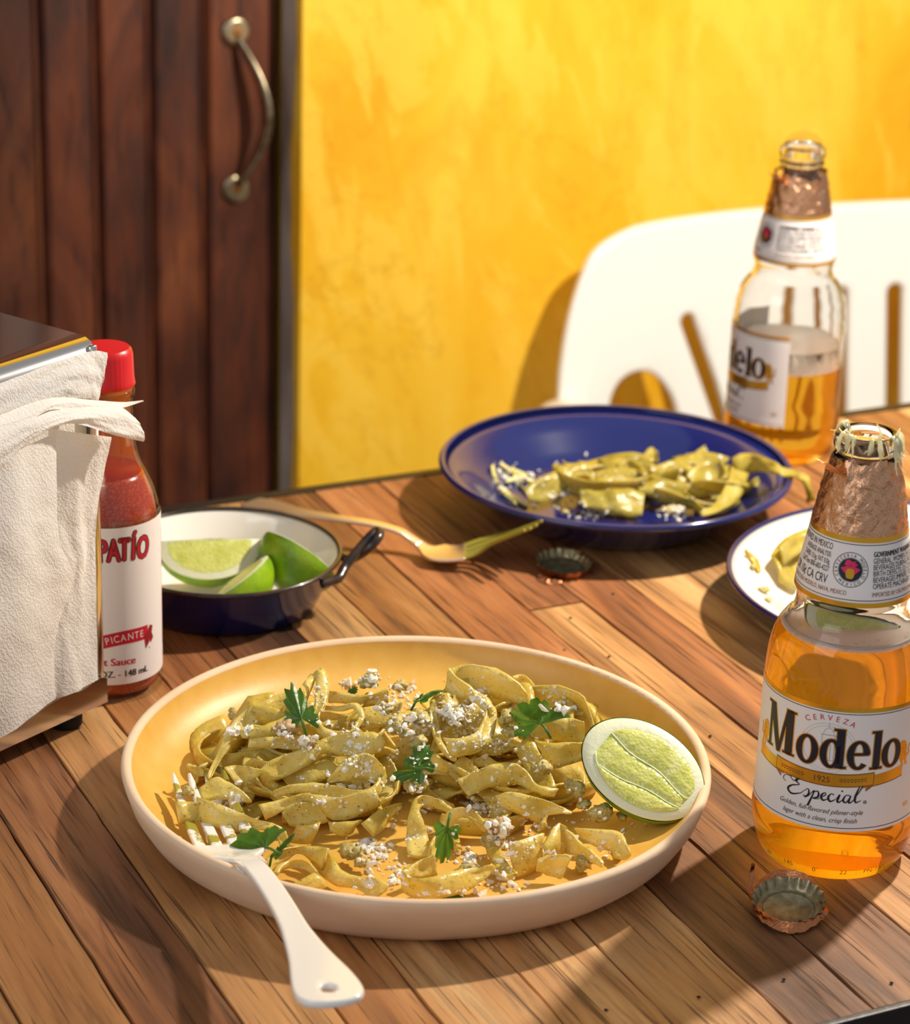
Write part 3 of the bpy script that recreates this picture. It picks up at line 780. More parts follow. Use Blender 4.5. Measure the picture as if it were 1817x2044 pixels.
def collar_art():
    A = {}

    def add(k, vf): A.setdefault(k, []).append(vf)

    def text(s, size, x, z, key, xs=.62, align='LEFT', bold=False):
        v, f = text_vf(s, size, xs, 0, align)
        for d in ((0, .18) if bold else (0,)): add(key, ([Vector((p.x + x + d, p.y + z, 0)) for p in v], f))

    def ring(cx, cz, r0, r1, key, n=40):
        V, F = [], []
        for i in range(n):
            a = 2 * PI * i / n; V += [Vector((cx + r0 * math.cos(a), cz + r0 * math.sin(a), 0)), Vector((cx + r1 * math.cos(a), cz + r1 * math.sin(a), 0))]
        for i in range(n): F.append((2 * i, 2 * ((i + 1) % n), 2 * ((i + 1) % n) + 1, 2 * i + 1))
        add(key, (V, F))
    x = -25.5
    for s, z, sz, xs in (('BREWED IN MEXICO', 151.6, 3.9, .60), ('AVERAGE ANALYSIS:', 148.3, 3.2, .56), ('CARBS 13.6g, FAT 0.0g.', 145.2, 3.2, .54), ('Call/Text 800-683-4227', 142.0, 3.3, .56), ('OR 10\u00a2 CA CRV', 136.9, 5.4, .58)):
        v, f = text_vf(s, sz, xs, 0, 'RIGHT'); add('ink_black', ([Vector((p.x - 9.2, p.y + z, 0)) for p in v], f))
    v, f = text_vf('CERVECERIA MODELO, NAVA, MEXICO', 2.8, .62, 0, 'RIGHT'); add('gold_edge', ([Vector((p.x - .6, p.y + 133.6, 0)) for p in v], f))
    for s, z, b in (('GOVERNMENT WARNING: (1)', 150.4, 1), ('GENERAL, WOMEN SHOULD NOT', 147.6, 0), ('BEVERAGES DURING PREGNANCY', 144.9, 0), ('BIRTH DEFECTS. (2) CONSUMP', 142.2, 0), ('BEVERAGES IMPAIRS YOUR AB', 139.5, 0), ('OPERATE MACHINERY, AND MAY', 136.8, 0)):
        text(s, 3.3, 9.6, z, 'ink_black', .62, 'LEFT', b)
    text('IMPORTED BY CROWN IMPORTS', 2.7, 9.4, 133.4, 'gold_edge', .62)
    cz = 144.6
    ring(0, cz, 7.5, 7.25, 'ink_navy'); ring(0, cz, 4.9, 0.01, 'ink_navy'); ring(0, cz, 5.2, 5.05, 'ink_navy')
    add('ink_pink', ([Vector(p) for p in ((-4.2, cz + .4, 0), (0, cz - 3.9, 0), (4.2, cz + .4, 0), (0, cz + 2.2, 0))], [(0, 1, 2, 3)]))
    v, f = outline(smoothed([(-2.6, cz + 2.0), (-.5, cz + 1.4), (2.4, cz + 1.8), (2.8, cz + 2.6), (1.5, cz + 3.0), (2.4, cz + 3.8), (.2, cz + 3.6), (-.6, cz + 4.3), (-2.0, cz + 4.0), (-2.4, cz + 3.0)], 3), (), 0, 0); add('ink_pink', (v, f))
    v, f = outline(smoothed([(-1.2, cz - 3.6), (1.2, cz - 3.6), (1.7, cz - 1.6), (1.2, cz + .3), (-1.2, cz + .3), (-1.7, cz - 1.6)], 4), (), 0, 0); add('gold_top', (v, f))
    for i, c in enumerate('CERVECERIA MODELO'):
        a = R(90 + 118 - i * 14.7); v, f = text_vf(c, 1.9, .9, 0, 'CENTER'); ro = a - PI / 2
        add('ink_black', ([Vector((5.5 * math.cos(a) + p.x * math.cos(ro) - p.y * math.sin(ro), cz + 5.5 * math.sin(a) + p.x * math.sin(ro) + p.y * math.cos(ro), 0)) for p in v], f))
    for i, c in enumerate('MEXICO'):
        a = R(270 - 37 + i * 15); v, f = text_vf(c, 1.9, .9, 0, 'CENTER'); ro = a + PI / 2
        add('ink_black', ([Vector((6.9 * math.cos(a) + p.x * math.cos(ro) - p.y * math.sin(ro), cz + 6.9 * math.sin(a) + p.x * math.sin(ro) + p.y * math.cos(ro), 0)) for p in v], f))
    return A


INK['gold_top'] = 'gold_ink'; LAYER['gold_top'] = .2; NAMES['gold_top'] = 'emblem_barrel'
BP = [(.0307, 0.0), (.0330, .0035), (.0347, .0090), (.0364, .0170), (.0366, .0220), (.0359, .0300), (.0356, .0500), (.0356, .0820), (.0352, .0920), (.0342, .1000), (.0320, .1078), (.0288, .1128), (.0258, .1165),
      (.0247, .1205), (.0247, .1240), (.0255, .1275), (.0250, .1345), (.0206, .1575), (.0172, .1740), (.0150, .1830), (.0130, .1855), (.0128, .1870), (.0138, .1878), (.0140, .1893), (.0131, .1903), (.0131, .1912), (.0141, .1922), (.0143, .1950), (.0138, .1978), (.0122, .1990)]


def rad(z, prof=BP):
    for (r0, z0), (r1, z1) in zip(prof, prof[1:]):
        if z0 <= z <= z1: return r0 + (r1 - r0) * (z - z0) / max(z1 - z0, 1e-9)
    return prof[-1][0]


def wrap(art, parent, C, th0, mm_off, rfun, rref):
    for key, vfs in art.items():
        V, F = slice_vf(join(*vfs), 0, 1.4)
        out_ = []
        for p in V:
            z = p.y / 1000; r = rfun(z) + (mm_off + LAYER.get(key, .10)) / 1000; a = th0 + p.x / 1000 / rref
            out_.append(C + Vector((r * math.cos(a), r * math.sin(a), z)))
        mk(NAMES.get(key, key), (out_, F), M[INK[key]], parent, smooth=False)


LA, CA = label_art(), collar_art()


def bottle(C, label, th_label, th_collar, level, foam_top, seed, top_foil):
    C = Vector(C); rn = random.Random(seed)
    b = thing('beer_bottle', label, 'bottle', C, 'beer bottles on the table')
    prof = [(r, z) for r, z in cr(BP[:-1], 110)]
    inner = [(max(r - .0021, .001), z) for r, z in prof if z > .006]
    cav = [(rad(z) - .0026 if z < .182 else .0098, z) for z in [.1960 - (.1960 - level - .0012) * i / 60 for i in range(61)]]
    mk('glass_body', lathe(C, [(.0001, .0022), (.020, .0018), (.0275, .0004), (.0295, .0)] + prof + [(.0124, .1990), (.0110, .1988), (.0101, .1975)] + cav, 96), M['bottle_glass'], b)
    lp = [(.0001, .0052), (.026, .0044)] + [(rad(.0055 + (level - .0055) * i / 40) - .0012, .0055 + (level - .0055) * i / 40) for i in range(41)] + [(.0001, level)]
    mk('beer', lathe(C, lp, 64), M['beer'], b)
    # foam ring of bubbles on the beer
    fr = rad(level) - .0026
    V, F = lathe(C, [(.0001, level + .0008), (fr * .55, level + .0012), (fr * .93, foam_top - .0012), (fr, foam_top), (rad(foam_top) - .0026, foam_top + .0001), (fr, level + .0002)], 48, lambda a, r, z: 1)
    fo = mk('foam', (V, F), M['foam'], b)
    vf = []
    for i in range(90):
        a = rn.uniform(0, 2 * PI); rr = fr * math.sqrt(rn.uniform(.5, 1)); s = rn.uniform(.0005, .0013)
        vf.append(lathe(C + Vector((rr * math.cos(a), rr * math.sin(a), rn.uniform(level - .0006, level + .0012))), [(.0001, -s), (s * .8, -s * .6), (s, 0), (s * .8, s * .6), (.0001, s)], 8))
    bo = mk('foam_bubble', join(*vf), M['bubble'], fo); bo['kind'] = 'stuff'
    # body label: white sheet with gold top edge and fine blue rules
    half_a = R(80)
    z0, z1 = .0268, .0856
    lb = mk('label', lathe_open(C, [(rad(z) + .00025, z) for z in [z0 + (z1 - z0) * i / 16 for i in range(17)]], 72, th_label - half_a, th_label + half_a), M['paper_white'], b)
    for zz_, hh, mm, nm in ((.0847, .0010, 'gold_ink', 'gold_border'), (.0829, .00018, 'ink_navy', 'blue_rule'), (.0283, .00018, 'ink_navy', 'blue_rule')):
        mk(nm, lathe_open(C, [(rad(zz_ - hh) + .0003, zz_ - hh), (rad(zz_ + hh) + .0003, zz_ + hh)], 72, th_label - half_a, th_label + half_a), M[mm], lb)
    wrap(LA, lb, C, th_label, .30, rad, .0356)
    # neck label
    z0, z1 = .1283, .1590
    fr_ = lambda z: rad(z) + .0003
    nl = mk('neck_label', lathe(C, [(fr_(z), z) for z in [z0 + (z1 - z0) * i / 12 for i in range(13)]], 96), M['paper_white'], b)
    nl.data.polygons  # sheet only
    for zz_, hh, mm, nm in ((.1576, .0013, 'gold_ink', 'gold_border'), (.1294, .0011, 'gold_ink', 'gold_border'), (.1554, .00016, 'ink_navy', 'blue_rule'), (.1316, .00016, 'ink_navy', 'blue_rule')):
        mk(nm, lathe_open(C, [(fr_(zz_ - hh) + .0001, zz_ - hh), (fr_(zz_ + hh) + .0001, zz_ + hh)], 96), M[mm], nl)
    wrap(CA, nl, C, th_collar, .38, rad, .0232)
    # crumpled foil around the neck with a torn top edge
    n = 120; V, F = [], []; rows = 26
    for j in range(rows + 1):
        for i in range(n):
            a = 2 * PI * i / n; t = j / rows
            zt = top_foil + .0030 * noise.noise(Vector((math.cos(a) * 1.7, math.sin(a) * 1.7, seed))) + .0018 * noise.noise(Vector((math.cos(a) * 7, math.sin(a) * 7, seed + 3)))
            z = .1586 + (zt - .1586) * t
            wr = .0011 * t ** 1.6 * noise.noise(Vector((math.cos(a) * 4, math.sin(a) * 4, z * 160 + seed))) + .0006 * (t > .05) * noise.noise(Vector((math.cos(a) * 11, math.sin(a) * 11, z * 300)))
            r = (max(rad(min(z, .1834)), .0150) if z < .1834 else .0150 - (z - .1834) * .30) + .0005 + wr + .0003 * t
            V.append(C + Vector((r * math.cos(a), r * math.sin(a), z)))
    for j in range(rows):
        for i in range(n): F.append((j * n + i, j * n + (i + 1) % n, (j + 1) * n + (i + 1) % n, (j + 1) * n + i))
    fl = mk('foil_wrap', (V, F), M['foil'], b)
    # loose torn flap of foil at the side
    a = -PI + .55; d = Vector((math.cos(a), math.sin(a), 0)); s = Vector((-d.y, d.x, 0))
    V, F = [], []
    for i in range(9):
        t = i / 8
        for k in range(4):
            q = (k - 1.5) * (.0044 * (1 - t * .5))
            V.append(C + d * (.0160 + .0085 * t + .0014 * noise.noise(Vector((i * .7, k * .9, seed)))) + s * (q + .0015 * math.sin(t * 4)) + Vector((0, 0, top_foil - .006 + .011 * t - .004 * t * t + .001 * noise.noise(Vector((k * 1.7, i * .5, 2))))))
    for i in range(8):
        for k in range(3): F.append((i * 4 + k, i * 4 + k + 1, i * 4 + k + 5, i * 4 + k + 4))
    mk('foil_flap', (V, F), M['foil'], fl)
    return b


NB = Vector((.17444, 1.04036, T)); FB = Vector((.2072, 1.57118, T))
camdir = lambda c: math.atan2(-c.y, -c.x)
nb = bottle(NB, 'brown-gold lager bottle in front with lime shreds on its rim', camdir(NB) - R(10), camdir(NB) - R(5), .1085, .1108, 3, .1886)
fb = bottle(FB, 'half-empty lager bottle standing behind the blue plate by the white chair', camdir(FB) - R(77), camdir(FB) - R(52), .0600, .0740, 9, .1825)
# froth dome at the mouth of the far bottle
mk('froth_dome', lathe(FB, [(.0118, .1985), (.0112, .2020), (.0088, .2050), (.005, .2066), (.0001, .2070)], 32), M['bubble'], fb)
# embossed base marks of the near bottle
art = {}
for s_, x0 in (('30', -33), ('145', -22), ('0\u00b0', -8), ('22', 4), ('PN-10', 15)):
    v, f = text_vf(s_, 3.3, 1.05, 0, 'LEFT'); art.setdefault('emb', []).append(([Vector((p.x + x0, p.y + 4.0, 0)) for p in v], f))
NAMES['emb'] = 'embossed_marks'; INK['emb'] = 'emb'; M['emb'] = M['gold_dark']
wrap(art, nb, NB, camdir(NB) + R(2), .12, rad, .0335)


# ================================================================== LIMES
def frame(xd, b):
    x = Vector(xd).normalized(); b = Vector(b); b = (b - x * b.dot(x)).normalized(); return x, b, x.cross(b)


def lime_wedge(name, label, C, xd, bis, a, r, phi, group=None):
    """wedge of a lime: xd = core edge direction, bis = from core edge towards the rind"""
    C = Vector(C); X, B, S = frame(xd, bis)
    t = thing(name, label, 'lime', C, group)
    na, nl = 14, 22

    def pt(al, th, k=1.0): return C + X * (a * k * math.cos(th)) + (B * math.cos(al) + S * math.sin(al)) * (r * k * math.sin(th) ** .85)
    V, F = [], []
    for i in range(na + 1):
        for j in range(nl + 1):
            al = -phi / 2 + phi * i / na; th = .02 + (PI - .04) * j / nl
            k = 1 + .02 * noise.noise(Vector((al * 3, th * 3, a * 900))) + (.05 * (math.cos(th) ** 8))
            V.append(pt(al, th, k))
    for i in range(na):
        for j in range(nl): F.append((i * (nl + 1) + j, (i + 1) * (nl + 1) + j, (i + 1) * (nl + 1) + j + 1, i * (nl + 1) + j + 1))
    mk('rind', (V, F), M['rind'], t)
    for sg in (-1, 1):
        al = sg * phi / 2; nrm_ = (B * -math.sin(al) + S * math.cos(al)) * sg; rd = B * math.cos(al) + S * math.sin(al)

        def q(th, k, lift, shift=0.0): return C + X * (a * k * math.cos(th)) + rd * (r * (k * math.sin(th) ** .85 + shift)) + nrm_ * lift
        m = 30; ths = [.02 + (PI - .04) * j / m for j in range(m + 1)]
        V = [q(th, 1.0, -.0001) for th in ths]; Vi = [q(th, .985, 0.0002) for th in ths]
        k = len(V); vs = V + Vi + [C + nrm_ * .0002]
        f = [(j, j + 1, k + j + 1, k + j) for j in range(m)] + [(k + j, k + j + 1, 2 * k) for j in range(m)]
        mk('pith', (vs, f), M['pith'], t)
        # pulp bulging a little out of the face
        vs, f = [], []
        for i in range(9):
            kk = .80 * i / 8
            for j, th in enumerate(ths):
                vs.append(q(th, kk, .0003 + .0009 * (1 - (i / 8) ** 3) + .0003 * noise.noise(Vector((j * .9, i * 1.3, a * 1e3))), .035))
        for i in range(8):
            for j in range(m): f.append((i * k + j, (i + 1) * k + j, (i + 1) * k + j + 1, i * k + j + 1))
        mk('pulp', (vs, f), M['pulp'], t)
    return t


LG = 'lime wedges in the small pan'
lime_wedge('lime_wedge', 'longest lime wedge at the back of the pan, cut face to the viewer', P(418, 1076, .033), (1, .10, .03), (.05, -.25, -.9), .0285, .0265, R(82), LG)
lime_wedge('lime_wedge', 'small lime wedge at the front of the pan showing pulp and rind', P(470, 1156, .022), (.55, .75, .28), (.75, -.55, -.25), .021, .020, R(95), LG)
lime_wedge('lime_wedge', 'lime wedge turned rind outward at the right of the pan', P(600, 1112, .026), (.86, -.30, -.40), (-.35, -.95, -.10), .022, .021, R(100), LG)

# the half lime on the dinner plate, cut face up towards the viewer
LC = P(1284, 1534, .033)
Nf = Vector((.02, -.62, .78)).normalized()
e1 = (P(1392, 1592, .027) - P(1186, 1462, .043)); e1 = (e1 - Nf * e1.dot(Nf)).normalized(); e2 = Nf.cross(e1)
lime = thing('lime_half', 'lime half with its juicy cut face up, leaning on the mustard plate rim', 'lime', LC)
LA_, LB_ = .0305, .0222


def lf(a, k, lift=0.0, kb=None):
    sq = 1 + .06 * math.cos(2 * a) * 0
    return LC + e1 * (LA_ * k * math.cos(a)) + e2 * (LB_ * (kb or k) * math.sin(a)) + Nf * lift


V, F = [], []; n, m = 72, 12
for j in range(m + 1):
    t = j / m * PI / 2
    for i in range(n):
        a = 2 * PI * i / n; kk = math.cos(t) ** .9 if j < m else .001
        V.append(lf(a, kk * (1 + .012 * noise.noise(Vector((math.cos(a) * 2, math.sin(a) * 2, t * 2)))), -.0005 - .0185 * math.sin(t)))
for j in range(m):
    for i in range(n): F.append((j * n + i, (j + 1) * n + i, (j + 1) * n + (i + 1) % n, j * n + (i + 1) % n))
mk('rind', (V, F), M['rind'], lime)
V = [lf(2 * PI * i / n, .985, -.0006) for i in range(n)] + [lf(2 * PI * i / n, .965, .0004) for i in range(n)] + [lf(2 * PI * i / n, .74, -.0002) for i in range(n)] + [LC]
F = [(j * n + i, j * n + (i + 1) % n, (j + 1) * n + (i + 1) % n, (j + 1) * n + i) for j in range(2) for i in range(n)] + [(2 * n + i, 2 * n + (i + 1) % n, 3 * n) for i in range(n)]
mk('pith', (V, F), M['pith'], lime)
# pulp: long lobes either side of a wavy membrane, in an oval set off-centre in the pith
def pp(x, y, lift): return LC + e1 * (LA_ * .80 * x + .0012) + e2 * (LB_ * .79 * y - .0003) + Nf * lift


mem = lambda x: .16 - .12 * x + .05 * math.sin(x * 5 + .5)              # main membrane, from end to end
mem2 = lambda x: -.50 + .22 * x + .03 * math.sin(x * 6)
lobes = [(mem, lambda x: 1, -.90, .96), (lambda x: -1, mem, -.95, .97)]
for lo2, hi2, x0, x1 in ((mem, None, -.93, .95), (mem2, mem, -.93, .93), (None, mem2, -.88, .97)):
    g, h_ = 30, 12; V, F = [], []
    for i in range(g + 1):
        x = x0 + (x1 - x0) * i / g; ed = math.sqrt(max(0, 1 - x * x))
        b0 = max(lo2(x) + .012, -ed) if lo2 else -ed; b1 = min(hi2(x) - .012, ed) if hi2 else ed
        if b1 < b0: b0 = b1 = (b0 + b1) / 2
        for j in range(h_ + 1):
            y = b0 + (b1 - b0) * j / h_; e_ = min(j, h_ - j) / (h_ / 2); ex = min(i, g - i) / 4
            V.append(pp(x, y, .0001 + .0011 * min(1, e_ * 1.6) ** .5 * min(1, ex) ** .5 + .0004 * noise.noise(Vector((x * 14, y * 5, 2))) + .0003 * noise.noise(Vector((x * 30, y * 30, 5)))))
    for i in range(g):
        for j in range(h_): F.append((i * (h_ + 1) + j, (i + 1) * (h_ + 1) + j, (i + 1) * (h_ + 1) + j + 1, i * (h_ + 1) + j + 1))
    mk('pulp', (V, F), M['pulp'], lime)
for fn in (mem, mem2):
    mk('membrane', tube([pp(-.93 + 1.86 * i / 30, max(-.99 * math.sqrt(1 - (-.93 + 1.86 * i / 30) ** 2), fn(-.93 + 1.86 * i / 30)), .0005) for i in range(31)], .00034, 8), M['membrane'], lime)

# lime wedge pushed into the near bottle, half sunk in the beer
wl = lime_wedge('lime_wedge', 'lime wedge floating inside the front beer bottle', NB + Vector((.001, -.002, .1168)), (.96, .1, -.26), (.0, .50, -.86), .0205, .0185, R(70))
# shreds of lime pulp draped over the rim of the near bottle
rs = random.Random(12)
for i, (a, ln, k_) in enumerate(((-2.45, .007, 4), (-1.55, .006, 3), (-.70, .013, 8), (-.40, .009, 4), (2.3, .006, 4))):
    parts = []
    for f in range(k_):
        a2 = a + rs.gauss(0, .13); L_ = ln * rs.uniform(.4, 1.1); d = Vector((math.cos(a2), math.sin(a2), 0)); s_ = Vector((-d.y, d.x, 0)); dr = rs.gauss(0, .003)
        z0_ = rs.uniform(.1975, .1995)
        pts = cr([tuple(NB + d * r_ + s_ * (dr * t_) + Vector((0, 0, z_))) for r_, z_, t_ in ((.0112, z0_ - .002, 0), (.0126, .2000, .1), (.0146, .1985, .2), (.0152, .1955, .35), (.0149 + rs.uniform(0, .0015), .1975 - L_ * .7, .7), (.0150 + rs.uniform(0, .004), .1980 - L_, 1))], 18)
        parts.append(tube(pts, [(.0005 + .0006 * math.sin(PI * min(1, j / 15)) * rs.uniform(.6, 1.2)) * (1 if j < 15 else .5) for j in range(18)], 7, .5))
    tag(mk('lime_shred', join(*parts), M['shred']), 'pale shred of lime pulp stuck on the rim of the front beer bottle', 'lime', 'lime shreds on the bottle rim')
for i, (a, h) in enumerate(((-2.45, .006), (-1.35, .0085), (-.6, .005))):    # upright wisps
    c = NB + Vector((.0128 * math.cos(a), .0128 * math.sin(a), .1985))
    tag(mk('lime_shred', tube([c, c + Vector((.0006, -.0004, h * .5)), c + Vector((.0016 * (-1) ** i, 0, h))], [.0012, .0007, .00015], 7), M['shred']), 'pale shred of lime pulp stuck on the rim of the front beer bottle', 'lime', 'lime shreds on the bottle rim')

# ================================================================== HOT SAUCE
HC = Vector((-.171, 1.1885, T))
hs = thing('sauce_bottle', 'hot sauce bottle with red cap behind the napkin dispenser', 'bottle', HC)
HP = [(.0238, 0.0), (.0250, .0025), (.0255, .007), (.0255, .090), (.0252, .0940), (.0242, .1000), (.0225, .1060), (.0195, .1130), (.0162, .1200), (.0143, .1275), (.0133, .1370), (.0128, .1500), (.0132, .1530), (.0140, .1545), (.0140, .1570), (.0128, .1585), (.0122, .160)]
hr = lambda z: rad(z, HP)
mk('glass_body', lathe(HC, [(.0001, .002), (.0200, .0012)] + cr(HP, 90), 64), M['glass'], hs)
lv = .1155
mk('sauce', lathe(HC, [(.0001, .004)] + [(hr(.004 + (lv - .004) * i / 40) - .0016, .004 + (lv - .004) * i / 40) for i in range(41)] + [(.0001, lv)], 56), M['sauce'], hs)
mk('sauce_film', lathe(HC, [(hr(z) - .0012, z) for z in [lv + (.157 - lv) * i / 20 for i in range(21)]], 48), M['sauce_film'], hs)
cp = mk('cap', lathe(HC, [(.0141, .1592), (.0144, .1598), (.0137, .1630), (.0133, .1745), (.0129, .1768), (.0118, .1780), (.0001, .1782)], 120, lambda a, r, z: 1 + (.012 * (math.sin(a * 60) > 0) if .162 < z < .176 else 0)), M['red_plastic'], hs, ang=40)
th = camdir(HC)
sl_ = mk('label', lathe_open(HC, [(.0258, .0105), (.0258, .0940)], 72, th - R(125), th + R(98)), M['paper_white'], hs)
art = {}


def hadd(k, vf): art.setdefault(k, []).append(vf)


def htext(s, size, x, z, key, xs=1.0, align='LEFT', shear=0, bold=0, track=None):
    v, f = text_vf(s, size, xs, shear, align)
    for d in ([0] if not bold else [-bold, 0, bold]): hadd(key, ([Vector((p.x + x + d, p.y + z, 0)) for p in v], f))


for key, g in (('tap_black', .85), ('tap_red', .38)):
    for c, x, z, ro in (('T', -13.2, 75.2, .12), ('A', -8.2, 76.0, .08), ('P', -2.9, 76.6, .04), ('A', 2.2, 76.8, 0), ('T', 7.3, 76.9, -.03), ('\u00cd', 11.9, 76.7, -.06), ('O', 17.2, 76.2, -.10)):
        v, f = text_vf(c, 16.4, .56, 0, 'CENTER')
        for dx, dz in ((-g, 0), (g, 0), (0, g), (0, -g), (g * .7, g * .7), (-g * .7, -g * .7), (-g * .7, g * .7), (g * .7, -g * .7), (0, 0)):
            hadd(key, ([Vector((p.x * math.cos(ro) - p.y * math.sin(ro) + x + dx, p.x * math.sin(ro) + p.y * math.cos(ro) + z + dz, 0)) for p in v], f))
for w_, k_, l_ in (('tap_black', 'ink_black', .06), ('tap_red', 'ink_red', .12), ('h_banner', 'ink_red', .06), ('h_fold', 'red_dark', .08), ('h_white', 'paper_white', .14), ('h_sauce', 'ink_red', .06), ('h_vol', 'ink_black', .06), ('h_side', 'ink_pink', .06)):
    INK[w_] = k_; LAYER[w_] = l_
M['red_dark'] = simple('red_dark', srgb(150, 14, 24), .5)
NAMES.update(tap_black='lettering_outline', tap_red='lettering', h_banner='banner', h_fold='banner_fold', h_white='banner_lettering', h_sauce='red_lettering', h_vol='volume_lettering', h_side='side_print')
bz = lambda x: 29.2 + .20 * x + 2.0 * math.sin((x + 14) / 9.5)
V = []
for i in range(41):
    x = -24 + 44 * i / 40; V += [Vector((x, bz(x), 0)), Vector((x, bz(x) + 7.2, 0))]
hadd('h_banner', (V, [(2 * i, 2 * i + 2, 2 * i + 3, 2 * i + 1) for i in range(40)]))
for pts in ([(17.5, 34), (20.5, 36.5), (21.0, 30.0), (18.5, 27.0)], [(20.2, 37), (21.6, 39), (23.6, 38.0), (22.8, 34.5), (24.0, 31.6), (22.0, 29.2), (20.8, 32)]): hadd('h_fold', ([Vector((x, z, 0)) for x, z in pts], [tuple(range(len(pts)))]))
for c, x in zip('SALSA PICANTE', [-25, -22, -19, -16.2, -13, -10, -2.0, .2, 3.0, 6.2, 9.4, 12.0, 14.0]):
    pass
x = -18.6
for c in 'SALSA PICANTE':
    v, f = text_vf(c, 5.3, .80, 0, 'LEFT'); wd = (max([p.x for p in v]) if v else 1.6)
    ro = math.atan2(bz(x + 2) - bz(x), 2)
    if v: hadd('h_white', ([Vector((p.x * math.cos(ro) - p.y * math.sin(ro) + x, p.x * math.sin(ro) + p.y * math.cos(ro) + bz(x) + 1.8, 0)) for p in v], f))
    x += wd + .55
htext('Hot Sauce', 5.6, 12.4, 21.0, 'h_sauce', .98, 'RIGHT', 0, .22)
htext('5 FL. OZ. - 148 mL', 4.9, 19.6, 14.6, 'h_vol', .92, 'RIGHT', 0, .16)
htext('R', 1.4, 20.6, 26.4, 'h_vol')
wrap({k: v for k, v in art.items() if k != 'emb'}, sl_, HC, th, .34, lambda z: .0255, .0255)
mk('side_print', lathe_open(HC, [(.02585, .022), (.02585, .085)], 6, th + R(84), th + R(86)), M['ink_pink'], sl_)

# ================================================================== NAPKIN DISPENSER
DC = Vector((-.1685, 1.1429, T)); DA = Vector((-.6, -.8, 0)); DN = Vector((.8, -.6, 0)); DB = -DN
disp = thing('napkin_dispenser', 'chrome napkin dispenser filled with white paper napkins', 'dispenser', DC + DA * .06 + DB * .06)


def dp(a, n, z): return DC + DA * a + DN * n + Vector((0, 0, z))


prof = [(-.122, .1950), (-.014, .1962), (-.008, .1960), (-.004, .1945), (-.001, .1915), (.0008, .1875), (.0012, .1850), (.0002, .1850), (-.0006, .1875), (-.0020, .1910), (-.0050, .1935), (-.014, .1950), (-.122, .1938)]
V, F = [], []; k = len(prof)
for a in (-.0005, .060, .1200): V += [dp(a, n_, z) for n_, z in prof]
for j in range(2): F += [(j * k + i, j * k + (i + 1) % k, (j + 1) * k + (i + 1) % k, (j + 1) * k + i) for i in range(k)]
F += [tuple(range(k)), tuple(range(3 * k - 1, 2 * k - 1, -1))]
mk('top_cover', (V, F), M['steel'], disp, ang=35)
mk('side_panel', box(dp(.0006, -.060, .103), DA * .0006, DN * .058, Vector((0, 0, .0905))), M['steel'], disp, smooth=False)
mk('side_panel', box(dp(.1194, -.060, .103), DA * .0006, DN * .058, Vector((0, 0, .0905))), M['steel'], disp, smooth=False)
mk('back_panel', box(dp(.060, -.118, .103), DA * .0590, DN * .0006, Vector((0, 0, .0905))), M['steel'], disp, smooth=False)
mk('front_post', box(dp(.0016, -.0008, .103), DA * .0020, DN * .0012, Vector((0, 0, .0905)), .0006), M['steel'], disp)
mk('front_post', box(dp(.1184, -.0008, .103), DA * .0020, DN * .0012, Vector((0, 0, .0905)), .0006), M['steel'], disp)
mk('base_plate', box(dp(.060, -.060, .0132), DA * .0590, DN * .0575, Vector((0, 0, .0008))), M['steel'], disp, smooth=False)
up_ = cr([(.0, .0245), (.006, .0262), (.016, .0240), (.028, .0252), (.040, .0238), (.052, .0208), (.062, .0195), (.072, .0208), (.088, .0245), (.104, .0255), (.114, .026), (.120, .0245)], 60)
v_, f_ = outline([(.0, .0118), (.120, .0118)] + [(a, z) for a, z in reversed(up_)], (), .0005, 0)
mk('front_lip', ([dp(p.x, .0022 + p.z + .02 * max(0, p.y - .014) * 0, p.y) for p in v_], f_), M['steel'], disp, smooth=False)
for a, n_ in ((.014, -.012), (.106, -.012), (.014, -.106), (.106, -.106)):
    mk('foot', lathe(dp(a, n_, 0), [(.0001, .0003), (.0072, .0), (.0080, .001), (.0082, .0120), (.0001, .0121)], 20), M['rubber'], disp)


def sheet(name, label, A, B, offA, offB, bulge=.003, seed=0, n=46, m=22, group=None):
    V, F = [], []
    a2, b2 = cr(A, n), cr(B, n)
    oa = cr([(x,) for x in offA], n); ob = cr([(x,) for x in offB], n)
    for i in range(n):
        pa = onplane(a2[i][0], a2[i][1], DN, DC + DN * oa[i][0]); pb = onplane(b2[i][0], b2[i][1], DN, DC + DN * ob[i][0])
        for j in range(m):
            t = j / (m - 1); p = pa.lerp(pb, t)
            p = p + DN * (bulge * math.sin(PI * t) + .0016 * noise.noise(Vector((i * .09 + seed, j * .16, seed))) + .0005 * noise.noise(Vector((i * .4, j * .4 + seed, 0))))
            V.append(p)
    for i in range(n - 1):
        for j in range(m - 1): F.append((i * m + j, i * m + j + 1, (i + 1) * m + j + 1, (i + 1) * m + j))
    return tag(mk(name, (V, F), M['napkin']), label, 'napkin', group)


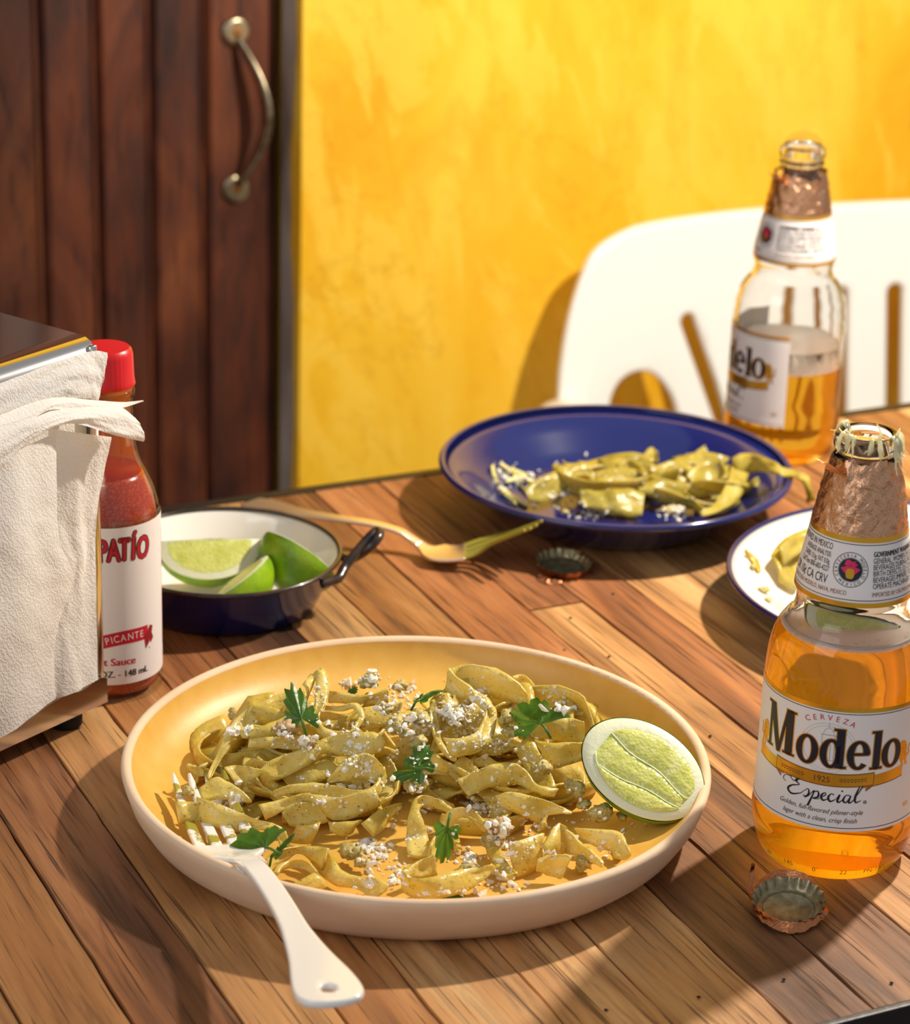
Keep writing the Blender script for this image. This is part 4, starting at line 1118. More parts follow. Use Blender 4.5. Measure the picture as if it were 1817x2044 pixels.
sheet('paper_napkin', 'embossed white napkin bulging out over the front of the dispenser', [(-90, 930), (-90, 1100), (-90, 1300), (-90, 1512)], [(112, 862), (113, 1000), (118, 1080), (146, 1152), (122, 1225), (110, 1290), (108, 1394)], (.012, .016, .016, .006), (.012, .014, .014, .010, .008, .007, .0042), .005, 1)
sheet('paper_napkin', 'embossed white napkin with wavy pattern beside the dispenser post', [(96, 855), (100, 1000), (105, 1080), (130, 1152), (105, 1225), (98, 1290), (96, 1402)], [(222, 872), (211, 922), (198, 1003), (190, 1048), (188, 1120), (190, 1200), (193, 1270), (196, 1356)], (.004, .005, .005, .005, .004, .004, .0030), (.008, .006, .004, .003, .0030, .003, .003, .0030), .0015, 5)
sheet('paper_napkin', 'upright white napkin just under the chrome top cover', [(-90, 795), (0, 765), (100, 727), (160, 708), (190, 700), (214, 704)], [(-90, 905), (0, 862), (110, 802), (150, 795), (180, 797), (197, 798)], (.003, .003, .003, .003, .003, .004), (.006, .006, .007, .007, .006, .005), .001, 9)
sheet('paper_napkin', 'pulled-out napkin edge pointing past the dispenser, thin and sunlit', [(-90, 852), (0, 827), (60, 806), (115, 793), (180, 798), (240, 802), (285, 799)], [(-90, 885), (0, 855), (60, 836), (105, 818), (170, 821), (232, 817), (284, 801)], (.010,) * 7, (.015,) * 7, .001, 13, m=12)
sheet('paper_napkin', 'folded napkin corner drooping towards the hot sauce bottle', [(-90, 885), (0, 853), (60, 834), (105, 820), (170, 812), (236, 810), (270, 834)], [(-90, 992), (0, 936), (45, 893), (100, 858), (150, 846), (226, 868), (288, 882)], (.016,) * 7, (.019,) * 7, .0025, 17)
for i in range(9):
    n_ = -.004 - .0034 * i
    V, F = [], []; q = 24
    for x in range(q + 1):
        a = .003 + .113 * x / q
        for z in (.0150, .06, .11, .15, .1755 - .0022 * abs(noise.noise(Vector((x * .8, i * 2.1, 0)))) - .0004 * i):
            V.append(dp(a, n_ + .0008 * noise.noise(Vector((x * .3, z * 30, i))), z))
    for x in range(q):
        for z in range(4): F.append((x * 5 + z, (x + 1) * 5 + z, (x + 1) * 5 + z + 1, x * 5 + z + 1))
    tag(mk('paper_napkin', (V, F), M['napkin']), 'folded white napkin standing in the stack inside the dispenser', 'napkin', 'napkins stacked in the dispenser')

# ================================================================== FORKS
def dense(path, n=400):
    pts = [Vector(p) for p in cr(path, n)]; s = [0.0]
    for a, b in zip(pts, pts[1:]): s.append(s[-1] + (b - a).length)
    return pts, s


def mapper(path, cup=0.0, head_s=1e9):
    pts, s = dense(path)

    def f(x, y, z):
        x = min(max(x, 0), s[-1] - 1e-6); i = max(0, min(len(s) - 2, next((k for k in range(len(s) - 1) if s[k + 1] >= x), len(s) - 2))) if False else None
        lo_, hi = 0, len(s) - 1
        while hi - lo_ > 1:
            md = (lo_ + hi) // 2
            if s[md] <= x: lo_ = md
            else: hi = md
        t = (x - s[lo_]) / max(s[hi] - s[lo_], 1e-9); p = pts[lo_].lerp(pts[hi], t)
        tg = (pts[min(hi + 4, len(pts) - 1)] - pts[max(lo_ - 4, 0)]).normalized(); lat = Vector((tg.y, -tg.x, 0)).normalized(); nm = lat.cross(tg)
        c = cup * y * y if x > head_s else 0
        return p + lat * y + nm * (z + c)
    return f, s[-1]


def make_fork(path, label, m_handle, m_head, m_tine, widths, hole, scale, thick, bev, group=None):
    f, L = mapper(path, 9.0, L_HEAD[0])
    root = thing('fork', label, 'fork', Vector(path[len(path) // 2]), group)
    hw = [(s, w_) for s, w_ in widths]
    up_ = cr(hw, 60); outl = up_ + [(s, -w_) for s, w_ in reversed(up_)]
    holes_ = [[(hole[0] + hole[1] * math.cos(R(15 * i)), hole[2] * math.sin(R(15 * i))) for i in range(24)]] if hole else []
    v, fc = slice_vf(outline(outl, holes_, thick, bev, 3), 0, .004)
    mk('handle', ([f(p.x, p.y, p.z) for p in v], fc), m_handle, root, ang=60)
    h0 = widths[-1][0]; rs, tl = L_HEAD[1], L - .0005
    hb_ = cr([(h0 - .002, .0042 * scale), (h0 + .004, .0058 * scale), (h0 + .009, .0115 * scale), (h0 + .0125, .0146 * scale), (h0 + .017, .0148 * scale), (rs + .002, .0145 * scale)], 30)
    v, fc = slice_vf(slice_vf(outline(hb_ + [(s, -w_) for s, w_ in reversed(hb_)], (), thick * .8, bev * .8, 2), 0, .004), 1, .004)
    hd_ = mk('head', ([f(p.x, p.y, p.z) for p in v], fc), m_head, root, ang=60)
    for c in (-.0113, -.0038, .0038, .0113):
        c *= scale; w_ = .0024 * scale
        o = [(rs - .001, c - w_ * 1.12), (rs + (tl - rs) * .5, c - w_), (tl - .006, c - w_ * .62), (tl, c - w_ * .3), (tl, c + w_ * .3), (tl - .006, c + w_ * .62), (rs + (tl - rs) * .5, c + w_), (rs - .001, c + w_ * 1.12)]
        v, fc = slice_vf(outline(o, (), thick * .8, bev * .8, 2), 0, .004)
        mk('tine', ([f(p.x, p.y, p.z) for p in v], fc), m_tine, hd_, ang=60)
    return root


def sauced(name, base, cover):
    k = N(name); v = k.coord(); n1 = k.noise(v, 55, 4, .6)
    fac = k.ramp(n1, [(.62 - cover * .34, 0.0), (.66 - cover * .34, 1.0)])
    k.col(k.mix(fac, base[0], srgb(156, 146, 52))); k.set(Roughness=.3, Metallic=base[1]); k.nrm(k.bump(n1, .4, .001))
    mt = k.mix(fac, (base[1],) * 3 + (1,), (0, 0, 0, 1)); k.l(mt, k.b.inputs['Metallic']); return k.m


M['tine_white'] = sauced('sauce_on_white_enamel', (srgb(238, 234, 228), 0.0), .46)
M['tine_steel'] = sauced('sauce_on_steel', (srgb(232, 205, 160), 1.0), .95)
wf = [tuple(P(x, y, h / 1000)) for x, y, h in ((668, 2006, 50), (640, 1948, 46), (602, 1880, 41), (567, 1815, 36.5), (536, 1766, 33), (508, 1731, 31), (484, 1714, 27), (458, 1700, 21.5), (430, 1645, 18), (410, 1592, 16), (394, 1543, 19))]
_, LW = dense(wf)
LW = LW[-1]; print('white fork length', round(LW, 3))
_pts, _s = dense(wf)
_root = min(range(len(_s)), key=lambda k: (_pts[k] - P(455, 1692, .0210)).length)
L_HEAD = (_s[_root] - .030, _s[_root])
make_fork(wf, 'white enamel fork lying over the rim of the dinner plate, tines in pasta', M['enamel_white'], M['enamel_white'], M['tine_white'],
          [(.0, .0001), (.0004, .0045), (.0025, .0095), (.007, .0124), (.014, .0130), (.026, .0118), (.045, .0088), (.065, .0066), (.085, .0054), (_s[_root] - .036, .0050), (_s[_root] - .029, .0048)], (.0125, .0036, .0029), 1.0, .0016, .0013)
sf = [tuple(P(x, y, h / 1000)) for x, y, h in ((497, 1003, 7), (550, 1013, 10), (600, 1024, 13.5), (680, 1036, 16), (740, 1045, 16), (796, 1060, 13), (828, 1080, 8.5), (862, 1103, 5), (915, 1108, 6), (985, 1083, 15), (1068, 1051, 31))]
_, LS = dense(sf); LS = LS[-1]; print('steel fork length', round(LS, 3))
L_HEAD = (LS - .078, LS - .050)
make_fork(sf, 'warm-toned metal fork with sauce-caked tines between the pan and the blue plate', M['warm_steel'], M['warm_steel'], M['tine_steel'],
          [(.0, .0001), (.0004, .0060), (.002, .0082), (.010, .0086), (.03, .0070), (.05, .0050), (.07, .0038), (LS - .088, .0032), (LS - .078, .0034)], None, .80, .0012, .0009)

# ================================================================== CROWN CAPS
def crown_cap(C, label, tilt, shreds):
    C = Vector(C); q = Matrix.Rotation(tilt[0], 3, 'X') @ Matrix.Rotation(tilt[1], 3, 'Y')
    t = thing('bottle_cap', label, 'bottle cap', C, 'bottle caps lying upside down on the table')
    fl = lambda a, r, z: 1 + (.045 * max(0, (z - .0015) / .005) * math.cos(21 * a) if z > .0015 else 0)
    mk('shell', lathe(C, [(.0001, .0), (.0118, .0), (.0130, .0006), (.0138, .0018), (.0147, .0038), (.0155, .0058), (.0158, .0062)], 168, fl, q), M['copper'], t)
    mk('inside', lathe(C, [(.0157, .0062), (.0152, .0056), (.0142, .0036), (.0134, .0020), (.0128, .0014), (.0114, .0012), (.0108, .0017), (.0100, .0017), (.0094, .0011), (.0001, .0011)], 168, fl, q), M['cap_inside'], t)
    for k, pts in enumerate(shreds):
        pts = [Vector(p) for p in cr([tuple(P(x, y, h / 1000)) for x, y, h, _ in pts], 26)]; wds = cr([(p[3],) for p in shreds[k]], 26)
        V, F = [], []
        for i, p in enumerate(pts):
            tg = (pts[min(i + 1, 25)] - pts[max(i - 1, 0)]).normalized(); s = tg.cross(Vector((.2, -.7, .6))).normalized() * wds[i][0] / 1000
            nz = Vector((noise.noise(Vector((i * .7, k, 1))), noise.noise(Vector((i * .7, k, 5))), noise.noise(Vector((i * .8, k, 9))))) * .0007
            for o in (-1, -.3, .4, 1): V.append(p + s * o + nz + Vector((0, 0, .0005 * noise.noise(Vector((i * 1.1, o * 3, k))))))
        for i in range(25):
            for o in range(3): F.append((i * 4 + o, i * 4 + o + 1, i * 4 + o + 5, i * 4 + o + 4))
        mk('foil_shred', (V, F), M['copper'], t)
    return t


crown_cap(P(1574, 1818, .0004), 'upturned bottle cap with torn copper foil in front of the beer bottle', (R(8), R(-3)),
          [[(1500, 1796, 3, .5), (1499, 1770, 5, 1.1), (1502, 1745, 9, 1.1), (1503, 1724, 14, .8)], [(1508, 1775, 4, 1.0), (1535, 1752, 6, 1.8), (1570, 1745, 7, 2.2), (1605, 1752, 7, 2.0), (1625, 1768, 5, 1.0)], [(1498, 1790, 3, .6), (1520, 1825, 3.5, 2.0), (1560, 1848, 3, 2.4), (1600, 1850, 3, 2.2), (1640, 1830, 4, 1.2)], [(1638, 1800, 5, .8), (1648, 1818, 5, 1.4), (1640, 1832, 4, .6)]])
crown_cap(P(1124, 1139, .0004), 'upturned bottle cap near the tip of the metal fork', (R(5), R(2)),
          [[(1078, 1148, 3, .7), (1095, 1160, 2, 1.5), (1115, 1163, 1.5, 1.2), (1121, 1160, 2, .4)], [(1150, 1104, 7, .4), (1162, 1106, 8, .9), (1178, 1116, 7, .7)]])

# ================================================================== PASTA
FOOD = []                                    # (verts, faces) for finding what crumbs rest on


def strip3(A, B, n, thick, seed, wav=.0011, cols=5, cup=.0016):
    """ribbon between two edge lines of 3-D points: closed solid of real thickness"""
    V, F = [], []
    nm = []
    for i in range(n):
        a, b = A[i], B[i]; a2, b2 = A[min(i + 1, n - 1)], B[min(i + 1, n - 1)]; a1, b1 = A[max(i - 1, 0)], B[max(i - 1, 0)]
        tg = (a2 + b2 - a1 - b1); s = b - a
        x = tg.cross(s)
        if x.length < 1e-12: x = nm[-1] if nm else Vector((0, 0, 1))
        x = x.normalized()
        if nm and x.dot(nm[-1]) < -.3: x = -x
        nm.append(x)
    for i in range(n):
        x = (nm[max(i - 1, 0)] + nm[i] + nm[min(i + 1, n - 1)])
        x = x.normalized() if x.length > 1e-6 else nm[i]
        row = []
        for j in range(cols):
            t = j / (cols - 1); p = A[i].lerp(B[i], t)
            p = p + x * (cup * math.sin(PI * t) * math.sin(i * .35 + seed) + wav * noise.noise(Vector((i * .22 + seed * 3, t * 2.2, seed))) + .35 * wav * noise.noise(Vector((i * .7 + seed, t * 5, seed))))
            p = p + (B[i] - A[i]).normalized() * (.0004 * noise.noise(Vector((i * .45, seed, j // (cols - 1)))) if j in (0, cols - 1) else 0)
            row.append(p)
        for j in range(cols): V.append(row[j] + x * thick / 2)
        for j in range(cols - 1, -1, -1): V.append(row[j] - x * thick / 2)
    k = 2 * cols
    for i in range(n - 1):
        for j in range(k): F.append((i * k + j, i * k + (j + 1) % k, (i + 1) * k + (j + 1) % k, (i + 1) * k + j))
    F += [tuple(range(k - 1, -1, -1)), tuple((n - 1) * k + j for j in range(k))]
    return V, F


def hmain(y): return min(max(10 + (1665 - y) * .122, 9), 52)


def hblue(y): return 8.5 + max(0, min(1012 - y, 95)) * .13


def ribbon(label, A, B, dh=0.0, tilt=.85, hf=hmain, m='pasta', group='pasta ribbons on the dinner plate', seed=0, hmin=9.5, thick=.0016, wav=.0011):
    L = sum(math.dist(a[:2], b[:2]) for a, b in zip(A, A[1:])); n = max(14, min(60, int(L / 6)))
    a2, b2 = cr([a[:2] for a in A], n), cr([b[:2] for b in B], n)
    dhs = cr([(d,) for d in dh], n) if isinstance(dh, (list, tuple)) else [(dh,)] * n
    PA, PB = [], []
    for i in range(n):
        (ax, ay), (bx, by) = a2[i], b2[i]; my = (ay + by) / 2; h = (dish_h((ax + bx) / 2, my, WC, WPROF) * 1000 if hf is None else dish_h((ax + bx) / 2, my, BC, BPROF) * 1000 if hf == 'blue' else hf(my)) + dhs[i][0]
        c = P((ax + bx) / 2, my, h / 1000)
        for (x, y), out_ in (((ax, ay), PA), ((bx, by), PB)):
            d = ray(x, y); pv = CAM + d * ((c.y - CAM.y) / d.y); pf = P(x, y, h / 1000)
            q = pf.lerp(pv, tilt); q.z = max(q.z, T + .0078 if hf is hmain else T + .0048 if hf is hblue else T + dish_h(x, y, *((WC, WPROF) if hf is None else (BC, BPROF))) + .0006)
            # keep the point on its sight line when it was lifted
            q2 = P(x, y, q.z - T); out_.append(q2)
    vf = strip3(PA, PB, n, thick, seed, wav)
    FOOD.append(vf)
    return tag(mk('pasta_ribbon', vf, M[m]), label, 'pasta', group)


UNDER = 'sauced pasta ribbon buried in the mound on the dinner plate'
# filler ribbons coiled inside the mound
rn = random.Random(21)


def mound(p):                                # allowed height (m) of hidden ribbons over a table point
    q = p - CAM; px = 908.5 + CF * q.dot(RT) / q.dot(FW); py = 1022 - CF * q.dot(UP) / q.dot(FW)
    y = (py - 825) / .528
    h = min(10 + (1665 - y) * .122, 44) / 1000
    back = max(0, (1545 - py) / 75); h = min(h, .046 - .034 * back)
    for side, e in ((500, (500 - px)), (1150, (px - 1150))): h -= max(0, e) * .0005
    gap = math.exp(-((px - 815) / 45) ** 2) * .012
    return h - gap - .0035


for i in range(58):
    cx, cy = ((min(max(rn.gauss(600, 55), 525), 720), rn.gauss(1585, 34)) if i % 2 else (min(max(rn.gauss(985, 75), 880), 1110), rn.gauss(1570, 38)))
    c = P(cx, cy, 0); ang = rn.uniform(0, 2 * PI); r0 = rn.uniform(.014, .030); turn = rn.choice((-1, 1)) * rn.uniform(2.4, 4.6); lv_ = rn.uniform(.25, 1.0); n = 34
    A, B = [], []; wd = rn.uniform(.0105, .0135); tl = rn.uniform(.2, 1.2); ph = rn.uniform(0, 6)
    for k in range(n):
        t = k / (n - 1); a = ang + turn * t; rr = r0 * (1 + .35 * math.sin(3 * t + ph))
        p = c + Vector((rr * math.cos(a) * 1.25, rr * math.sin(a) * .85, 0)); h = max(.011, mound(p) * lv_ + .002 * math.sin(7 * t + ph))
        p = p + Vector((0, 0, h)); s = Vector((math.cos(a), math.sin(a), 0)); t2 = tl + .7 * math.sin(4 * t + ph)
        w_ = (s * math.cos(t2) + Vector((0, 0, 1)) * math.sin(t2)) * wd / 2
        a_, b_ = p - w_, p + w_
        a_.z = max(a_.z, T + .0082); b_.z = max(b_.z, T + .0082); A.append(a_); B.append(b_)
    vf = strip3(A, B, n, .0013, i * 1.7); FOOD.append(vf)
    tag(mk('pasta_ribbon', vf, M['pasta_dark' if i % 3 else 'pasta']), UNDER, 'pasta', 'pasta ribbons buried in the mound')

RB = [
 ('ribbon arching along the far left edge of the pasta mound', [(411, 1553), (439, 1494), (455, 1454), (480, 1427), (505, 1409), (538, 1394), (575, 1380), (610, 1380)], [(421, 1556), (447, 1507), (473, 1482), (492, 1470), (514, 1458), (548, 1440), (580, 1428), (615, 1420)], -2, .8, 'pasta'),
 ('sauced ribbon lying under the brownish meat at the upper left of the mound', [(478, 1458), (510, 1452), (550, 1440), (600, 1415)], [(484, 1474), (514, 1474), (556, 1468), (610, 1448)], 0, .7, 'pasta'),
 ('folded short ribbon end below the brownish meat', [(497, 1475), (545, 1470), (605, 1470)], [(495, 1492), (545, 1494), (608, 1498)], 2, .8, 'pasta'),
 ('broad ribbon hanging behind the fork tines on the left of the mound', [(440, 1508), (490, 1500), (530, 1497), (580, 1505)], [(448, 1548), (485, 1548), (530, 1545), (575, 1540)], -6, .9, 'pasta_dark'),
 ('long twisted ribbon crossing the middle of the left mound', [(446, 1532), (470, 1527), (500, 1531), (520, 1534), (540, 1518), (575, 1504), (620, 1490), (640, 1476), (670, 1467), (710, 1463), (745, 1462), (770, 1474)], [(472, 1566), (492, 1562), (512, 1552), (525, 1546), (545, 1557), (580, 1546), (625, 1519), (650, 1504), (690, 1510), (725, 1510), (760, 1498), (772, 1480)], 4, .8, 'pasta'),
 ('greenish ribbon lying flat under the long twisted ribbon', [(560, 1546), (600, 1536), (640, 1516), (700, 1510)], [(585, 1580), (620, 1566), (660, 1553), (710, 1540)], 0, .6, 'pasta_dark'),
 ('cheese-dusted loop at the right side of the left mound', [(655, 1557), (685, 1520), (720, 1505), (745, 1510), (764, 1528)], [(659, 1563), (700, 1557), (730, 1556), (750, 1562), (766, 1545)], 5, .9, 'pasta'),
 ('ribbon sweeping left from under the cheese-dusted loop', [(766, 1530), (754, 1562), (715, 1577), (660, 1566), (600, 1563), (545, 1577)], [(768, 1552), (757, 1588), (715, 1600), (660, 1593), (600, 1582), (548, 1592)], 3, .85, 'pasta'),
 ('wide wavy ribbon along the front of the left mound', [(515, 1606), (570, 1594), (605, 1584), (640, 1588), (680, 1592), (720, 1581), (747, 1572)], [(530, 1637), (575, 1614), (610, 1600), (640, 1617), (665, 1636), (700, 1632), (759, 1609)], 3, .85, 'pasta'),
 ('shaded ribbon under the left mound behind the fork', [(475, 1562), (510, 1550), (548, 1558)], [(476, 1597), (503, 1592), (545, 1572)], -5, .8, 'pasta_dark'),
 ('ribbon draped over the fork tines near their tips', [(398, 1574), (430, 1553), (455, 1560), (478, 1578)], [(404, 1597), (440, 1595), (470, 1597), (503, 1602)], 6, .5, 'pasta'),
 ('large ribbon wound over the front of the fork', [(393, 1591), (430, 1602), (475, 1620), (510, 1635), (545, 1643), (568, 1657), (580, 1684)], [(385, 1636), (420, 1647), (460, 1659), (495, 1658), (522, 1658), (547, 1662), (562, 1694)], 8, .8, 'pasta'),
 ('short ribbon end sticking out left of the fork tines', [(350, 1601), (372, 1600), (400, 1602)], [(357, 1648), (375, 1641), (400, 1640)], 8, .75, 'pasta'),
 ('short ribbon piece standing behind the fork tips', [(376, 1523), (393, 1529), (408, 1538)], [(381, 1537), (395, 1548), (409, 1550)], -6, .8, 'pasta'),
 ('blocky ribbon fold at the front of the left mound', [(562, 1622), (595, 1603), (640, 1605), (655, 1620)], [(577, 1647), (600, 1652), (650, 1642), (660, 1640)], 1, .85, 'pasta'),
 ('ribbon tail hanging down to the plate at the front of the left mound', [(592, 1648), (615, 1648), (640, 1640)], [(577, 1682), (600, 1684), (622, 1684)], 2, .8, 'pasta_dark'),
 ('small triangular ribbon fold at the front of the left mound', [(655, 1641), (690, 1640), (724, 1637)], [(659, 1656), (682, 1670), (704, 1660)], 2, .8, 'pasta_dark'),
 ('twisting ribbon between the two pasta mounds', [(720, 1644), (750, 1622), (780, 1608), (802, 1603)], [(745, 1672), (765, 1657), (777, 1637), (803, 1612)], 2, .8, 'pasta_dark'),
 ('tall curl rising at the top of the left mound', [(604, 1366), (622, 1346), (632, 1352), (628, 1400), (625, 1440), (640, 1470), (670, 1479), (700, 1472), (724, 1440)], [(614, 1398), (642, 1334), (659, 1368), (650, 1402), (637, 1432), (650, 1453), (680, 1460), (705, 1456), (715, 1432)], 4, .85, 'pasta'),
 ('inner loop of the curl on top of the left mound', [(726, 1436), (722, 1414), (708, 1402), (680, 1409), (650, 1409)], [(728, 1452), (718, 1426), (705, 1415), (680, 1420), (648, 1417)], 2, .85, 'pasta'),
 ('yellow inside of the curl on top of the left mound', [(640, 1420), (680, 1425), (715, 1422)], [(650, 1450), (690, 1452), (718, 1440)], -3, .8, 'pasta'),
 ('smooth ribbon stretching right from the curl at the back', [(655, 1378), (700, 1384), (740, 1386), (775, 1374)], [(655, 1402), (690, 1405), (720, 1412), (775, 1402)], -1, .85, 'pasta'),
 ('ribbon running under the meat between both mounds', [(725, 1415), (770, 1406), (805, 1402)], [(725, 1457), (760, 1452), (795, 1432)], -1, .7, 'pasta'),
 ('sunlit band at the very top of the right mound', [(897, 1334), (925, 1328), (962, 1329), (1000, 1339), (1030, 1359), (1052, 1382)], [(903, 1372), (940, 1377), (975, 1387), (1000, 1396), (1030, 1401), (1047, 1407)], 0, .9, 'pasta'),
 ('front fold of the ring on top of the right mound', [(896, 1333), (906, 1347), (932, 1367), (957, 1391), (982, 1410)], [(890, 1377), (915, 1390), (945, 1400), (970, 1420), (988, 1440)], 5, .85, 'pasta'),
 ('cheese-covered ring of ribbon on the right mound', [(950, 1382), (970, 1402), (968, 1432), (950, 1461), (920, 1473), (885, 1472)], [(960, 1398), (988, 1418), (984, 1467), (965, 1492), (910, 1513), (893, 1496)], 5, .8, 'pasta'),
 ('narrow ribbon edge hanging down the left of the right mound', [(858, 1402), (859, 1440), (869, 1480), (890, 1510), (907, 1521)], [(872, 1402), (876, 1440), (881, 1475), (897, 1500), (910, 1512)], 2, .8, 'pasta'),
 ('ribbon bridging back to the top of the right mound', [(859, 1400), (880, 1377), (902, 1371)], [(866, 1412), (886, 1392), (906, 1391)], 0, .8, 'pasta'),
 ('small loop peeping out behind the right mound', [(1020, 1349), (1045, 1347), (1064, 1364), (1073, 1380)], [(1030, 1364), (1046, 1366), (1056, 1381), (1063, 1392)], -6, .85, 'pasta'),
 ('pale ribbon fold beside the lime half at the back', [(1108, 1406), (1140, 1398), (1170, 1400), (1191, 1419)], [(1113, 1428), (1150, 1427), (1180, 1432), (1189, 1447)], -4, .6, 'pasta'),
 ('upper of two bright ribbons next to the lime half', [(1058, 1455), (1090, 1433), (1130, 1432), (1166, 1440)], [(1062, 1472), (1100, 1477), (1140, 1482), (1166, 1488)], 1, .85, 'pasta'),
 ('lower of two bright ribbons next to the lime half', [(1070, 1482), (1105, 1482), (1140, 1481), (1166, 1482)], [(1085, 1507), (1102, 1533), (1130, 1527), (1162, 1517)], 1, .85, 'pasta'),
 ('upright ribbon hanging in the centre of the right mound', [(1062, 1466), (1076, 1500), (1096, 1536), (1112, 1572)], [(1030, 1500), (1045, 1530), (1062, 1562), (1082, 1592)], -2, .8, 'pasta_dark'),
 ('ribbon corner poking up left of the broad yellow ribbon', [(893, 1542), (915, 1516), (926, 1511), (948, 1530)], [(907, 1558), (930, 1552), (957, 1547), (965, 1545)], 0, .8, 'pasta'),
 ('broad yellow ribbon across the front of the right mound', [(913, 1556), (950, 1539), (985, 1526), (1020, 1522), (1046, 1535), (1064, 1561), (1092, 1571), (1116, 1574)], [(936, 1590), (960, 1577), (1000, 1567), (1030, 1564), (1050, 1572), (1068, 1580), (1090, 1590), (1107, 1590)], 4, .85, 'pasta'),
 ('ribbon with a curled end below the broad yellow ribbon', [(988, 1590), (1015, 1581), (1060, 1589), (1100, 1601), (1142, 1620)], [(1002, 1612), (1040, 1627), (1075, 1642), (1092, 1628), (1142, 1624)], 4, .85, 'pasta'),
 ('small ribbon fold under the curled end of the right mound', [(1076, 1642), (1096, 1620)], [(1071, 1662), (1093, 1652)], 0, .8, 'pasta'),
 ('ribbon folded behind the broad yellow ribbon', [(943, 1516), (970, 1508), (990, 1520), (1022, 1524)], [(950, 1532), (975, 1531), (1000, 1533), (1022, 1536)], -2, .8, 'pasta'),
 ('shaded ribbon in the hollow of the right mound', [(972, 1478), (1000, 1464), (1042, 1480)], [(960, 1502), (990, 1508), (1037, 1492)], -5, .8, 'pasta_dark'),
 ('ribbon bent over and hanging down between the mounds', [(905, 1610), (880, 1596), (850, 1588), (830, 1594), (815, 1630), (812, 1660), (812, 1690), (815, 1708)], [(900, 1625), (872, 1614), (846, 1608), (836, 1620), (846, 1640), (853, 1665), (858, 1690), (856, 1708)], (0, 2, 4, 5, 4, 2, 2, 1), .8, 'pasta'),
 ('arched ribbon at the front over a dark cilantro leaf', [(860, 1690), (880, 1641), (900, 1616), (930, 1612), (955, 1625), (976, 1647)], [(868, 1722), (893, 1667), (912, 1637), (930, 1631), (950, 1646), (966, 1662)], (3, 5, 8, 9, 6, 4), .8, 'pasta'),
 ('short upright ribbon inside the front arch', [(905, 1640), (902, 1670), (908, 1700)], [(917, 1640), (916, 1670), (923, 1696)], 1, .8, 'pasta_dark'),
 ('back part of the bright ribbon loop nearest the viewer', [(806, 1735), (835, 1719), (868, 1705)], [(812, 1756), (842, 1753), (872, 1748)], 5, .8, 'pasta'),
 ('bright yellow ribbon loop at the very front of the plate', [(806, 1738), (820, 1752), (855, 1752), (900, 1739), (940, 1735), (982, 1726)], [(803, 1776), (830, 1794), (880, 1793), (935, 1778), (965, 1757), (987, 1737)], 7, .85, 'pasta'),
 ('ribbon crossing under the meat at the front right', [(965, 1676), (976, 1710), (1000, 1745), (1022, 1756)], [(991, 1668), (1002, 1700), (1017, 1727), (1034, 1742)], 4, .7, 'pasta_dark'),
 ('ribbon folded down to the plate at the front right', [(1018, 1684), (1050, 1673), (1086, 1663)], [(1032, 1750), (1060, 1740), (1080, 1727)], 6, .85, 'pasta'),
 ('peaked ribbon fold at the front right of the plate', [(1084, 1690), (1100, 1661), (1115, 1643), (1132, 1652)], [(1088, 1706), (1110, 1707), (1130, 1703), (1142, 1693)], 8, .85, 'pasta'),
 ('lower half of the peaked ribbon at the front right', [(1073, 1714), (1110, 1706), (1142, 1708)], [(1070, 1738), (1100, 1749), (1122, 1755)], 6, .85, 'pasta'),
 ('sloping ribbon from the peak towards the plate rim', [(1115, 1643), (1137, 1661), (1157, 1681), (1182, 1697), (1203, 1721)], [(1125, 1701), (1145, 1706), (1165, 1713), (1186, 1723), (1202, 1731)], 7, .8, 'pasta'),
 ('rounded ribbon loop ending by the right rim of the plate', [(1145, 1653), (1190, 1655), (1236, 1660), (1251, 1685), (1259, 1702)], [(1156, 1672), (1190, 1690), (1222, 1702), (1226, 1711), (1246, 1716)], 6, .8, 'pasta'),
 ('outer coil of the ribbon spiral in front of the fork', [(546, 1764), (531, 1740), (531, 1714), (560, 1696), (600, 1688), (632, 1690), (656, 1692)], [(553, 1764), (541, 1745), (546, 1728), (563, 1722), (590, 1704), (615, 1714), (642, 1737)], 6, .85, 'pasta'),
 ('inner coil of the ribbon spiral in front of the fork', [(545, 1742), (552, 1728), (577, 1718), (610, 1718), (632, 1740)], [(549, 1752), (558, 1742), (582, 1732), (610, 1736), (625, 1748)], 5, .8, 'pasta'),
 ('lowest coil of the ribbon spiral in front of the fork', [(542, 1738), (548, 1760), (570, 1770), (600, 1756), (627, 1743)], [(536, 1757), (546, 1777), (575, 1785), (612, 1783), (652, 1771)], 5, .7, 'pasta'),
 ('ribbon trailing from the spiral to the front of the plate', [(612, 1690), (655, 1700), (680, 1735), (715, 1750), (755, 1754), (776, 1765)], [(622, 1722), (640, 1747), (670, 1767), (710, 1773), (746, 1792), (772, 1778)], 3, .6, 'pasta'),
]
for i, (lb_, A, B, dh, tl, m_) in enumerate(RB):
    ribbon('pasta ' + lb_, A, B, dh, tl, hmain, m_, seed=i * 1.3 + .4)

